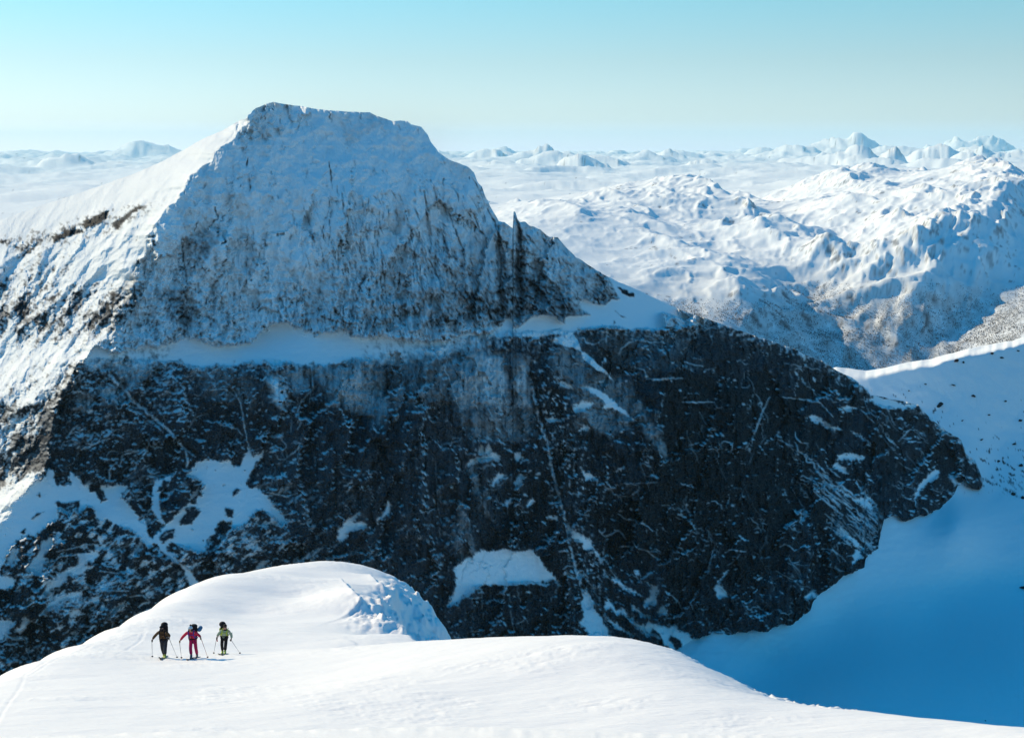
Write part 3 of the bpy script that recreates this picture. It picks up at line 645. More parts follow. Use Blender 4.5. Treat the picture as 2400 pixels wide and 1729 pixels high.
# ---- relief in metres, towards the viewer positive
flute = fbm(gx / 30 + warp_x / 60, gy / 190, 4, 112, 0.55, ridged=True)
ledges = fbm(gx / 70, gy / 17, 4, 118, 0.55, True)
cells_b = ha * dx1 + hb * dy1; cells_s = hc * dx2 + hd * dy2
ribs = fbm(gx / 95 + warp_x / 50 + 0.12 * gy / 95, gy / 420, 3, 134, 0.5, True)
relief = upper_rock * (26.0 * (HA * DX + HB * DY) * smooth(350, 520, gy) + 24.0 * ribs * smooth(330, 520, gy) + 9.0 * flute * np.clip(rough + 0.2, 0, 1) + 12.0 * fbm(gx / 75, gy / 75, 4, 116, 0.5, True) + 4.0 * ledges * (0.3 + 0.7 * rough)
                       + (13.0 * cells_b + 5.5 * cells_s + 1.6 * hc) * (0.15 + 0.85 * rough) + 1.6 * n_px * (0.2 + rough) + 4.0 * v_fine * (0.3 + rough) + 8.0 * v_mid * (0.3 + 0.7 * rough) - 4.0 * cr - 7.0 * cracks)
butt = fbm(gx / 110 + warp_x / 60, gy / 260, 3, 120, 0.5, True)
terr = fbm(gx / 46 + warp_x / 30, gy / 30 + warp_y / 30, 3, 122, 0.55)
patch_all = np.maximum.reduce([M(q_, soft=6) for q_ in PATCHES])
rel_low = (38.0 * (HA * DX + 0.6 * HB * DY) + 5.0 * HA + 16.0 * butt + 8.0 * flute * smooth(500, 900, gx) + 12.0 * cells_b + 3.0 * ha + 6.0 * cells_s + 2.0 * hc + 4.0 * fbm(gx / 12, gy / 14, 3, 124, 0.6, True) + 5.0 * np.tanh(3.0 * terr))
relief += lower * (1 - np.maximum(snowfields, 0.85 * patch_all)) * rel_low
relief += lower * lowleft * (1 - snowfields) * 4.0 * l_n * -1
relief += 1.8 * lines * lower - 7.0 * gully_cut * lower
relief += flank * ((5.0 * str_n + 9.0 * cells_b + 5.0 * cells_s + 3.5 * n_fine + 2.0 * n_px) * np.clip(np.maximum(bare * 2.0, np.maximum(band, thin_band)), 0.06, 1) + 5.0 * fbm(sx / 40, sy / 130, 3, 132, 0.5, True) + 22.0 * fbm((sx + warp_x) / 62, (sy + warp_y) / 210, 3, 136, 0.5, True) * smooth(540, 640, gy + 0.3 * gx))
relief -= 9.0 * cleft
relief += (ledge + shoulder * upper) * (1.2 * fbm(gx / 50, gy / 22, 3, 128) + 0.5 * fbm(gx / 14, gy / 8, 2, 131))
relief += snowfields * (1.6 * fbm(gx / 70, gy / 40, 3, 128) + 0.4 * fbm(gx / 14, gy / 8, 2, 131))
relief += isl * (3.0 + 2.0 * n_fine)
summit = poly_mask([(540, 320), (560, 270), (640, 225), (720, 240), (730, 300), (600, 330)], soft=20)
relief += summit * (9.0 * cells_b + 9.0 * cells_s + 5.0 * hc)
# the rock band under the sunny snow slope: snow above hangs over, the ground below steps back
over = np.zeros_like(frost)
for p in BANDS[:3]:
    over = np.maximum(over, poly_mask(np.array(p) - np.array([0, 10]), soft=16, warp=0.5, margin=40))
relief += 9.0 * over

# snow keeps to what leans back and drops off what overhangs
lean_back = np.gradient(relief, axis=0) / CS / 0.62
lean_back = np.clip((lean_back + np.roll(lean_back, 1, 0) + np.roll(lean_back, 1, 1) + np.roll(lean_back, -1, 1)) / 4, -3, 3)
frost = np.where(upper_rock > 0.5, np.clip(frost + 0.13 * np.clip(lean_back, -1.5, 1.2) * (0.35 + 0.65 * rough) + 0.11, 0, 1), frost)
low_rock = lower * (1 - np.clip(frost, 0, 1))
catch = smooth(1.25, 2.1, lean_back + 0.7 * n_mid + 1.1 * n_big + np.interp(gx, [0, 600, 760, 900, 1050, 1300, 1500, 2000, 2200], [0.35, 0.25, -0.2, -0.6, -0.5, -0.35, -1.25, -1.0, 0.1]) + 0.8 * fbm(gx / 55, gy / 45, 2, 205)) * 0.9
frost = np.maximum(frost, low_rock * catch)
frost = np.where(flank > 0.5, np.clip(frost + 0.22 * np.clip(lean_back, -1.5, 1.0) * np.clip(bare * 2.2, 0, 1), 0, 1), frost)
# ---- base shape: depth of the wall
FACE = [(1000, 1560, 1965), (1000, 1480, 1985), (1000, 1200, 2050), (1000, 870, 2150), (1000, 780, 2222), (1000, 500, 2312), (1000, 300, 2392), (800, 255, 2400),
        (600, 1560, 1935), (600, 1400, 1965), (600, 1200, 2005), (600, 1080, 2062), (600, 862, 2140), (600, 780, 2212), (600, 500, 2290), (620, 300, 2362), (640, 240, 2385),
        (300, 1500, 1925), (300, 1250, 1968), (300, 1100, 2040), (300, 850, 2120), (320, 790, 2165), (380, 560, 2240), (480, 380, 2305), (560, 285, 2352),
        (100, 1500, 1900), (100, 1300, 1942), (100, 1130, 2000), (160, 880, 2085), (0, 1500, 1890), (0, 1230, 1965), (-250, 1500, 1880), (-250, 1300, 1920),
        (1200, 520, 2390), (1200, 760, 2282), (1180, 820, 2230), (1200, 1000, 2180), (1200, 1300, 2085), (1200, 1500, 2025), (1450, 660, 2480), (1450, 775, 2392), (1450, 900, 2300),
        (1450, 1150, 2195), (1450, 1500, 2085), (1600, 730, 2540), (1600, 800, 2480), (1650, 1100, 2300), (1650, 1480, 2140), (1800, 800, 2630), (1800, 1100, 2410), (1800, 1475, 2195),
        (1950, 860, 2740), (1950, 1100, 2545), (1950, 1370, 2340), (2150, 950, 2830), (2150, 1080, 2730), (2150, 1210, 2590), (2290, 1090, 2850), (2300, 1140, 2800)]
FACE = np.array(FACE, float)
face_f = tps_fit(FACE[:, :2] / 1000.0, FACE[:, 2], reg=1e-4)
NC, NR, NB = 1110, 500, 9
cols = np.unique(np.concatenate([np.linspace(-258, 2303, NC), [1202.5, 1203.5]])); NC = len(cols)
top = skyline(cols); low_line = np.interp(cols, [-260, 0, 106, 212, 370, 550, 720, 850, 910, 974, 1048, 1100, 1400, 1567, 1640], [1700, 1640, 1600, 1560, 1480, 1412, 1378, 1392, 1420, 1465, 1540, 1560, 1560, 1590, 1600])
foot = np.interp(cols, bp_[2:, 0], bp_[2:, 1]) + 26
bot = np.where(cols < 1566, low_line, low_line * (1 - smooth(1566, 1740, cols)) + np.maximum(foot, 0) * smooth(1566, 1740, cols))
bot = np.maximum(bot, np.where(cols > 1566, foot, 0))
bot = np.maximum(bot, top + 3)
v = np.linspace(0, 1, NR)[:, None]
PX = np.broadcast_to(cols[None], (NR, NC)).copy(); PY = top[None] + (bot - top)[None] * v

_yy = np.arange(150.0, 1900.0, 2.0)
_gk = np.exp(-(np.arange(-60, 61) / 26.0) ** 2); _gk /= _gk.sum()
def _soft(v):
    return np.convolve(np.pad(v, 60, mode='edge'), _gk, mode='valid')
_ax_s = _soft(np.interp(_yy, ap[:, 1], ap[:, 0]))
_k_s = _soft(np.interp(_yy, [250, 400, 560, 760, 850, 900, 1060, 1150, 1250], [1.7, 1.6, 1.25, 1.05, 1.4, 1.0, 0.9, 1.5, 1.6]))
_ax_rough = fbm(gy / 46, gx / 160, 3, 41, 0.55) * 26

def wall_depth(px, py):
    y = face_f(px / 1000.0, py / 1000.0)
    ax = np.interp(py, ap[:, 1], ap[:, 0]); axs = np.interp(py, _yy, _ax_s)
    near = np.exp(-np.clip(ax - px, 0, None) / 55.0)
    d = np.clip((axs - px) + (ax - axs + sample(_ax_rough, px, py)) * near, 0, None)
    k = np.interp(py, _yy, _k_s)
    return y + k * d - 0.0006 * d * d

# ---- snow basin and spur to the right: its depth meets the wall along the foot of the wall
CREST = np.array([(600, 1560), (1300, 1560), (1490, 1540), (1500, 862), (1900, 868), (1945, 864), (1960, 860), (1996, 864), (2029, 869), (2077, 861), (2132, 848), (2187, 840), (2224, 829), (2279, 815), (2334, 804), (2371, 799),
                  (2400, 789), (2480, 768), (2600, 740), (2720, 730)], float)
BAS = []
for x, y in BASE_PTS[2:-1:2]:
    BAS.append((x, y, float(wall_depth(np.array([x]), np.array([y]))[0])))
BAS += [(1700, 868, 3080), (1960, 862, 3040), (2029, 869, 3010), (2132, 848, 3000), (2224, 829, 3005), (2334, 804, 3030), (2400, 789, 3055), (2600, 740, 3140),
        (2080, 930, 2965), (2200, 960, 2945), (2300, 960, 2955), (2400, 940, 2985), (2600, 930, 3040), (2320, 1080, 2890), (2400, 1060, 2905), (2400, 1165, 2780), (2600, 1200, 2780), (2330, 1160, 2775),
        (2240, 1230, 2570), (2150, 1300, 2494), (1960, 1450, 2298), (1800, 1540, 2152), (1850, 1600, 2060), (2100, 1580, 2020), (2200, 1450, 2370), (2300, 1350, 2516), (2400, 1300, 2578), (2420, 1400, 2480),
        (2400, 1550, 2050), (2000, 1700, 1700), (2400, 1740, 1660), (2650, 1740, 1660), (2650, 1500, 2150), (1640, 1640, 1980), (1560, 1700, 1850), (1300, 1640, 1985), (1300, 1760, 1760), (1000, 1680, 1930), (1000, 1800, 1700), (700, 1700, 1880), (700, 1800, 1700), (1700, 1560, 2075), (2250, 1650, 1820)]
BAS = np.array(BAS, float)
bas_f = tps_fit(BAS[:, :2] / 1000.0, BAS[:, 2], reg=1e-5)

def jag(px, py):
    return bas_f(px / 1000.0, py / 1000.0)

# ---- now the wall itself
YW = wall_depth(PX, PY)
rel = sample(relief, PX, PY)
edge_fade = 1 - 0.0 * PX
YW = YW - rel
yb = jag(PX, PY)
base_y = np.interp(PX, bp_[:, 0], bp_[:, 1]) + (fbm(PX / 14, PY / 14, 3, 140, 0.6) * 7)
on_right = PX > 1562
below = on_right & (PY > base_y)
YW = np.where(below, np.maximum(YW, yb + 4.0 + 0.6 * (PY - base_y)), np.where(on_right & (PY > base_y - 60), np.minimum(YW, yb - 1.5), YW))
P = at(PX, PY, YW)
# the back of the mountain, running away from the skyline
back = []
x_c, y_c = cols, top
for i in range(1, NB + 1):
    d = 22.0 * i ** 1.7
    row = P[0].copy()
    row[:, 1] += d
    sl = np.interp(cols, [-258, 500, 560, 960, 1100, 2300], [0.30, 0.32, 0.30, 0.30, 0.55, 0.62])
    row[:, 2] += row[:, 2] / P[0][:, 1] * 0 - sl * d - 0.0006 * d * d
    row[:, 0] += 0.25 * d * np.interp(cols, [-258, 600, 2300], [-1, 0, 1])
    back.append(row)
skirt = []
for i in range(1, 6):
    row = P[-1].copy(); row[:, 1] -= 6.0 * i * np.where(cols < 1600, 1, 0.0) - np.where(cols < 1600, 0, 3.0 * i); row[:, 2] -= 32.0 * i; skirt.append(row)
NS = len(skirt)
V = np.concatenate([np.stack(back[::-1]), P, np.stack(skirt)], 0)
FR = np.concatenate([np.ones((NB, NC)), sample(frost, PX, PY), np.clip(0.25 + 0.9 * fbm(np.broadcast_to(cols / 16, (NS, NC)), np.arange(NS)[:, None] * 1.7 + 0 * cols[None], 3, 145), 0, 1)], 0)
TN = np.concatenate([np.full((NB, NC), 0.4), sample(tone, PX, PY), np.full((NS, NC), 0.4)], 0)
# steep bits shed their snow, flat shelves keep it
Q = grid_quads(NB + NR + NS, NC)
verts = V.reshape(-1, 3)
A_ = {'frost': FR.ravel(), 'tone': TN.ravel()}
# which part of the mountain each face belongs to
cen_r = np.repeat(np.arange(NB + NR + NS - 1), NC - 1); cen_c = np.tile(np.arange(NC - 1), NB + NR + NS - 1)
fpx = cols[cen_c]; fr_row = np.clip(cen_r - NB, 0, NR - 1); fpy = PY[fr_row, cen_c]
up_s = sample(upper.astype(np.float32), fpx, fpy); lo_s = sample(lower.astype(np.float32), fpx, fpy)
fl_s = sample(flank.astype(np.float32), fpx, fpy); sf_s = sample(snowfields, fpx, fpy); sh_s = sample(np.maximum(shoulder * (1 - flank), ledge), fpx, fpy)
bowl_s = sample(M(PATCHES[15], warp=0.75), fpx, fpy); gul_s = sample(M(PATCHES[16], warp=0.75), fpx, fpy); band_s = sample(band, fpx, fpy)
spire_s = (fpx >= 1202.6) & (fpx < 1219) & (fpy < 560) & (cen_r >= NB)
part = np.full(len(Q), 0)
part[up_s > 0.5] = 1
part[(sh_s > 0.5)] = 2
part[(sf_s > 0.5) & (fl_s < 0.5)] = 3
part[(fl_s >= 0.5)] = 4
part[bowl_s > 0.5] = 5
part[gul_s > 0.5] = 6
part[(band_s > 0.5) & (fl_s > 0.5)] = 7
part[spire_s] = 8
part[cen_r < NB] = 9
PARTS = ['rock_wall', 'rimed_face', 'snow_ledge', 'snowfield', 'sunlit_flank', 'snow_patch', 'snow_gully', 'rock_band', 'rock_spire', 'snow_plateau']
mountain = None
for i, nm in enumerate(PARTS):
    q = Q[part == i]
    if not len(q):
        continue
    v_, q_, a_ = compact(verts, q, A_)
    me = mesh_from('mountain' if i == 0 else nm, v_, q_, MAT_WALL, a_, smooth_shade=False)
    if i == 0:
        mountain = add_obj('mountain', me, label='steep shaded mountain with a dark rock wall and a rimed white summit', kind='structure')
    else:
        add_obj(nm, me, mountain)

# ---- basin mesh
BAS0 = BAS
bc = np.concatenate([np.linspace(700, 1490, 40), np.linspace(1500, 2430, 430), np.linspace(2436, 2720, 40)])
nb_r = 260
btop = np.interp(bc, CREST[:, 0], CREST[:, 1]) + 2.0 * fbm(bc / 30, bc * 0, 3, 150)
bv = np.linspace(0, 1, nb_r)[:, None]
bPX = np.broadcast_to(bc[None], (nb_r, len(bc))); bPY = btop[None] + (1900 - btop)[None] * bv
bY = bas_f(bPX / 1000.0, bPY / 1000.0)
slope_zone = smooth(1180, 1100, bPY + 0.45 * (2300 - bPX) * 0)
b_n = fbm((bPX * 0.8 + bPY * 0.6) / 60, (-bPX * 0.6 + bPY * 0.8) / 30, 4, 152, 0.55)
lit = np.exp(-(bPY - btop[None]) / 22.0)
bY = bY - slope_zone * 5.0 * b_n * smooth(0, 70, bPY - btop[None]) - (1 - slope_zone) * (3.0 * fbm(bPX / 160, bPY / 50, 3, 156) + 2.4 * fbm(bPX / 26 + 0.4 * bPY / 26, bPY / 9, 4, 159, 0.6))
bY = bY + 120.0 * smooth(17, 0, bPY - btop[None] + 7 * fbm(bPX / 45, bPY / 45, 2, 157)) * np.interp(bPX, [1900, 2000, 2130, 2250, 2400], [0.8, 1.0, 1.25, 0.9, 0.8])
speck = fbm((bPX * 0.85 + bPY * 0.53) / 20, (-bPX * 0.53 + bPY * 0.85) / 7, 3, 158, 0.65)
crease = np.abs(bPY - np.interp(bPX, [2290, 2340, 2400, 2720], [1120, 1138, 1168, 1270]))
b_fr = 1 - slope_zone * smooth(0.30, 0.42, speck - 0.18 + 0.22 * smooth(930, 1090, bPY) + 0.30 * fbm(bPX / 90, bPY / 90, 2, 160)) * smooth(890, 930, bPY)
b_fr = b_fr * (1 - smooth(6, 1, crease) * smooth(0.0, 0.25, speck) * (bPX > 2300))
bP = at(bPX, bPY, bY)
bback = []
for i in range(1, 7):
    d = 25.0 * i ** 1.6
    r_ = bP[0].copy(); r_[:, 1] += d; r_[:, 2] -= 0.22 * d + 0.0011 * d * d; bback.append(r_)
bV = np.concatenate([np.stack(bback[::-1]), bP], 0)
b_fr = np.concatenate([np.ones((6, len(bc))), b_fr], 0)
me = mesh_from('snow_basin', bV, grid_quads(nb_r + 6, len(bc)), MAT_WALL, {'frost': b_fr.ravel(), 'tone': np.full(b_fr.size, 0.3)}, smooth_shade=True)
basin = add_obj('snow_basin', me, label='shaded blue snow basin rising to a spur beside the rock wall', kind='structure')
# ================================================================== foreground ridge of snow
def fpt(px, py, Y):
    rx, rz = ray(px, py)
    return (float(rx) * Y, Y, float(rz) * Y)
G = []
def g(px, py, Y): G.append(fpt(px, py, Y))
def gx_(px, Y, z):
    rx, _ = ray(px, 1500); G.append((float(rx) * Y, Y, z))
# near edge of the picture
for px in (-250, 0, 430, 800, 1200, 1600, 2000, 2400, 2700):
    g(px, 1745, 41 - 4 * max(0, (px - 1900) / 800))
# crest of the near hump and its fall
for px, py, Y in [(800, 1521, 68), (976, 1506, 67), (1153, 1500, 66), (1351, 1502, 64), (1505, 1518, 61), (1616, 1548, 58), (1708, 1588, 55), (1800, 1634, 51), (1852, 1642, 50), (2063, 1669, 47), (2222, 1688, 45), (2400, 1704, 43), (2600, 1728, 41)]:
    g(px, py, Y)
    s0 = -float(ray(px, py)[1])
    for dY, ex in ((6, 0.45), (13, 1.3), (26, 5.0)):
        if px < 900:
            ex *= 0.35 if dY < 20 else 0.0
            if dY > 20: continue
        if px >= 900:
            z = -(s0 * (Y + dY)) - ex * (1.0 if px < 1400 else 1.5)
            rx, _ = ray(px, py); G.append((float(rx) * Y * (1 + 0.3 * dY / Y), Y + dY, z))
    if py < 1700:
        g(px, py + (1745 - py) * 0.42, Y - (Y - 41) * 0.60)
# where the skiers walk
for px, py, Y in [(370, 1545, 66), (455, 1545, 66), (530, 1535, 68.5), (240, 1560, 62), (100, 1600, 57.5), (640, 1525, 72), (100, 1660, 49), (430, 1640, 52), (700, 1600, 56)]:
    g(px, py, Y)
# left edge of the ridge
for px, py, Y in [(-250, 1680, 52), (-100, 1625, 58), (0, 1584, 64), (106, 1539, 71), (212, 1494, 79), (296, 1453, 87), (370, 1413, 95), (455, 1378, 104), (550, 1349, 111), (635, 1331, 112), (720, 1320, 118), (783, 1320, 121), (847, 1331, 122)]:
    g(px, py, Y)
    rx, rz = ray(px, py)
    for dY, ex in ((8, 1.0), (20, 4.0), (45, 16.0)):
        G.append((float(rx) * Y * (1 + 0.45 * dY / Y) - (0.12 * dY if px < 600 else 0), Y + dY, float(rz) * (Y + dY) - ex))
# body of the far hump
for px, py, Y in [(560, 1440, 88), (700, 1400, 95), (650, 1480, 78), (800, 1440, 88), (840, 1380, 101), (740, 1355, 107), (860, 1490, 79), (780, 1500, 75), (450, 1470, 80), (350, 1500, 74), (250, 1520, 70)]:
    g(px, py, Y)
# edge of the cornice and the shaded side that drops off to the right
for px, py, Y in [(905, 1362, 114), (932, 1386, 107), (905, 1432, 96), (926, 1446, 92), (950, 1470, 86), (975, 1500, 79)]:
    g(px, py, Y)
for px, py, Y in [(942, 1376, 123), (974, 1398, 122), (1016, 1434, 118), (1048, 1470, 111), (1063, 1494, 105)]:
    g(px, py, Y)
for X, Y, z in [(1.5, 125, -60), (0, 112, -52), (2, 100, -46), (4, 140, -75), (-4, 140, -62)]:
    G.append((X, Y, z))
G.append((0, 3, -1.9)); G.append((-30, 8, -6)); G.append((30, 8, -6)); G.append((0, 20, -8.6)); G.append((-22, 22, -10.4)); G.append((22, 22, -10.6)); G.append((0, 30, -12.8))
for X, Y, z in [(-60, 60, -40), (-75, 100, -70), (-60, 150, -95), (-10, 170, -100), (40, 160, -110), (70, 100, -80), (60, 60, -48), (45, 40, -24), (-50, 40, -26), (-60, 20, -22), (60, 20, -22)]:
    G.append((X, Y, z))
G = np.array(G, float)
ground_f = tps_fit(G[:, :2] / 50.0, G[:, 2], reg=2e-4)

def ground_base(X, Y):
    return ground_f(np.asarray(X) / 50.0, np.asarray(Y) / 50.0)

def ground_detail(X, Y):
    # wind-packed snow: low streaky ridges lying across the slope
    u = X * 0.97 + Y * 0.24; v = -X * 0.24 + Y * 0.97
    n = fbm(u / 5.5, v / 1.9, 4, 170, 0.55)
    patch = smooth(0.05, 0.45, fbm(X / 9, Y / 7, 3, 174) + 0.12)
    z = 0.075 * n + 0.055 * patch * fbm(u / 1.3, v / 0.42, 3, 177, 0.6, True) + 0.10 * fbm(X / 17, Y / 12, 2, 180)
    # rough lumps along the broken edge at the right and on the shaded drop
    e = np.exp(-((X - (6.6 + (62 - Y) * 0.55)) / 1.6) ** 2) * smooth(47, 51, Y) * smooth(66, 60, Y)
    z = z + 0.5 * e * fbm(X / 0.9, Y / 1.4, 4, 183, 0.6, True)
    drop = smooth(-11.5, -8.0, X) * smooth(80, 90, Y)
    z = z + drop * (1.1 * fbm(X / 1.5, Y / 3.2, 4, 187, 0.6) + 0.45 * fbm(X / 0.6, Y / 0.9, 3, 190, 0.6))
    return z

TRACKS = []
def track_line(pts):
    TRACKS.append(np.array(pts, float))

def ground_pts_px(pts):
    """photo pixels on the visible snow -> X, Y by marching along the view ray"""
    out = []
    for px, py in pts:
        rx, rz = ray(px, py)
        Ys = np.linspace(36, 125, 900)
        h = ground_base(rx * Ys, Ys) + 0.0
        k = np.argmax(h > rz * Ys)
        out.append((float(rx * Ys[k]), float(Ys[k])))
    return out
track_line(ground_pts_px([(-100, 1620), (60, 1580), (200, 1520), (300, 1488), (345, 1474), (330, 1500), (280, 1530)]))
track_line(ground_pts_px([(-100, 1628), (60, 1587), (200, 1527), (300, 1496), (338, 1483), (322, 1506), (270, 1538)]))
track_line(ground_pts_px([(280, 1536), (330, 1532), (366, 1528), (395, 1530)]))
track_line(ground_pts_px([(395, 1526), (425, 1520), (450, 1520)]))

LIPS = [(ground_pts_px([(797, 1361), (806, 1368), (818, 1382), (832, 1396), (846, 1409), (862, 1420)]), 0.38, 1.2, 0.0),
        (ground_pts_px([(866, 1350), (878, 1362), (892, 1376), (906, 1390)]), 0.42, 1.0, 0.0),
        (ground_pts_px([(917, 1366), (930, 1384), (926, 1400), (916, 1418), (922, 1438), (938, 1458), (950, 1476), (964, 1492), (984, 1509)]), 0.15, 1.4, 2.0),
        (ground_pts_px([(805, 1497), (822, 1503), (838, 1512)]), 0.06, 0.8, 0.0), (ground_pts_px([(892, 1471), (905, 1475), (916, 1477)]), 0.10, 0.6, 0.0), (ground_pts_px([(760, 1391), (790, 1390)]), 0.04, 0.6, 0.0)]

def lips(X, Y):
    out = np.zeros(X.shape)
    for pts, h, wl, drop in LIPS:
        p = np.array(pts)
        m = (X > p[:, 0].min() - 8) & (X < p[:, 0].max() + 8) & (Y > p[:, 1].min() - 8) & (Y < p[:, 1].max() + 10)
        if not m.any():
            continue
        x = X[m] + 0.12 * fbm(X[m] / 0.9, Y[m] / 1.5, 3, 196, 0.6); y = Y[m]
        best = np.full(x.shape, 1e9); sd = np.zeros(x.shape); tt = np.zeros(x.shape)
        for i, (a, b) in enumerate(zip(p[:-1], p[1:])):
            ex, ey = b - a
            t = np.clip(((x - a[0]) * ex + (y - a[1]) * ey) / (ex * ex + ey * ey + 1e-9), 0, 1)
            d = np.hypot(x - a[0] - t * ex, (y - a[1] - t * ey) * 0.5)
            s = (x - a[0]) * ey - (y - a[1]) * ex
            k = d < best
            sd = np.where(k, s, sd); tt = np.where(k, (i + t) / (len(p) - 1), tt); best = np.where(k, d, best)
        end = smooth(0, 0.18, tt) * smooth(1, 0.86, tt) if drop == 0 else smooth(0, 0.12, tt)
        if not p[-1, 1] < p[0, 1]:
            sd = -sd
        L = smooth(-0.14, 0.14, best * np.sign(sd))
        add = h * np.exp(-best / wl) * L - drop * (1 - L) * (1 - np.exp(-best / 0.35)) * np.exp(-np.clip(best - 7, 0, None) / 3)
        if drop:
            add = add * smooth(75, 82, y)
        out[m] += add * end
    return out

def ground_z(X, Y):
    X = np.asarray(X, float); Y = np.asarray(Y, float)
    z = ground_base(X, Y) + ground_detail(X, Y) + lips(X, Y)
    for p in TRACKS:
        d = np.full(X.shape, 99.0)
        for (ax, ay), (bx, by) in zip(p[:-1], p[1:]):
            ex, ey = bx - ax, by - ay
            t = np.clip(((X - ax) * ex + (Y - ay) * ey) / (ex * ex + ey * ey + 1e-9), 0, 1)
            d = np.minimum(d, np.hypot(X - ax - t * ex, Y - ay - t * ey))
        z = z - 0.013 * np.exp(-(d / 0.06) ** 2) + 0.004 * np.exp(-((d - 0.16) / 0.08) ** 2)
    return z

ms, nt, b = new_mat('wind_packed_snow')
geo = nd(nt, 'ShaderNodeNewGeometry')
mp = nd(nt, 'ShaderNodeMapping'); mp.inputs['Scale'].default_value = (1.0, 3.2, 1.0); mp.inputs['Rotation'].default_value = (0, 0, 0.25)
nt.links.new(geo.outputs['Position'], mp.inputs['Vector'])
n1 = nd(nt, 'ShaderNodeTexNoise'); n1.inputs['Scale'].default_value = 1.6; n1.inputs['Detail'].default_value = 7; n1.inputs['Roughness'].default_value = 0.62
nt.links.new(mp.outputs[0], n1.inputs['Vector'])
bp2 = nd(nt, 'ShaderNodeBump'); bp2.inputs['Strength'].default_value = 0.7; bp2.inputs['Distance'].default_value = 0.06
nt.links.new(n1.outputs['Fac'], bp2.inputs['Height']); nt.links.new(bp2.outputs[0], b.inputs['Normal'])
b.inputs['Base Color'].default_value = (0.87, 0.87, 0.86, 1)
b.inputs['Roughness'].default_value = 0.6
b.inputs['Specular IOR Level'].default_value = 0.3
MAT_SNOW = ms

gc = np.concatenate([np.linspace(-420, -60, 24)[:-1], np.linspace(-60, 2420, 690), np.linspace(2460, 2800, 16)])
gYs = np.concatenate([np.linspace(2, 34, 24), 34.6 * (126 / 34.6) ** np.linspace(0, 1, 430), np.linspace(127, 190, 30)])
grx, _ = ray(gc, 1500.0)
gX = grx[None] * np.maximum(gYs, 14)[:, None]; gYY = np.broadcast_to(gYs[:, None], gX.shape)
gZ = ground_z(gX, gYY)
me = mesh_from('snow_ridge', np.stack([gX, gYY, gZ], -1), grid_quads(len(gYs), len(gc)), MAT_SNOW, smooth_shade=True)
ground = add_obj('snow_ridge', me, label='sunlit wind-packed snow ridge in the foreground with a corniced hump', kind='structure')
# ================================================================== far country: hills, fjord, birch wood
FS = 1.6                             # metres per unit of the far-country plan below
SEA_P = -828.0
SEA_Z = SEA_P * FS
FAR = [(1000, 880, 4300), (1300, 880, 4300), (1500, 930, 4300), (1700, 960, 4300), (1900, 950, 4600), (2100, 950, 4700), (2300, 930, 4700), (2600, 900, 4700),
       (1300, 640, 5600), (1450, 690, 5450), (1600, 745, 5350), (1700, 775, 5250), (1800, 815, 5300), (1900, 846, 5420), (2000, 858, 5480), (2100, 856, 5520), (2200, 844, 5560), (2300, 800, 5600), (2400, 745, 5650), (2600, 700, 5600),
       (1150, 540, 6600), (1250, 560, 6200), (1400, 600, 6100), (1600, 660, 5950), (1700, 690, 5800), (1800, 720, 5750), (1900, 752, 5800), (2000, 745, 5880), (2100, 720, 5930), (2200, 745, 5850), (2300, 725, 5900), (2400, 690, 6000), (2600, 650, 6000),
       (1150, 500, 7600), (1250, 510, 7200), (1400, 530, 7000), (1550, 560, 6900), (1700, 620, 6500), (1850, 640, 6400), (2000, 620, 6600), (2130, 600, 6500), (2300, 640, 6250), (2400, 630, 6300), (2600, 560, 6500),
       (1600, 500, 7900), (1750, 545, 7500), (1900, 540, 7400), (2050, 500, 7600), (2200, 480, 7500), (2330, 530, 6900), (2371, 482, 7300), (2420, 520, 7200), (2600, 440, 7800),
       (1150, 492, 8200), (1300, 458, 8700), (1420, 441, 9100), (1560, 441, 9200), (1650, 455, 9000), (1740, 487, 9200), (1850, 458, 9800), (1950, 424, 10500), (2050, 430, 10500), (2150, 415, 9900), (2300, 410, 9000), (2400, 425, 9500), (2600, 410, 9500),
       (1080, 470, 10500), (1200, 478, 10800), (1400, 462, 11500), (1600, 462, 11500), (1750, 470, 11500), (1950, 435, 12500), (2200, 425, 12500), (2400, 425, 12500), (2600, 420, 12500),
       (1050, 440, 16000), (1300, 430, 17000), (1700, 420, 17000), (2100, 405, 17000), (2600, 400, 17000),
       (1050, 402, 25000), (1200, 398, 25000), (1600, 393, 26000), (2000, 388, 26000), (2600, 380, 26000),
       (1050, 372, 38000), (1500, 370, 38000), (2000, 366, 38000), (2600, 364, 38000), (1050, 361, 62000), (1500, 361, 62000), (2000, 360, 62000), (2600, 360, 62000),
       (-200, 520, 8200), (100, 500, 8600), (500, 470, 8600), (-200, 490, 11000), (100, 462, 13000), (500, 440, 13000), (-200, 440, 17000), (200, 425, 19000), (500, 415, 19000), (-200, 405, 28000), (200, 398, 28000), (500, 395, 28000),
       (-200, 375, 42000), (200, 372, 42000), (500, 370, 42000), (-200, 363, 62000), (200, 363, 62000), (500, 363, 62000), (750, 440, 12000), (750, 395, 26000), (750, 362, 62000)]
def farther(Y):
    Y = np.asarray(Y, float)
    return np.where(Y > 8000, Y * (np.maximum(Y, 8000) / 8000.0) ** 0.36, Y)
FAR = np.array(FAR, float); FAR[:, 2] = farther(FAR[:, 2])
far_f = tps_fit(np.stack([FAR[:, 0] / 1000, np.log(FAR[:, 2] / 5000.0)], -1), FAR[:, 1] / 100.0, reg=1e-3)
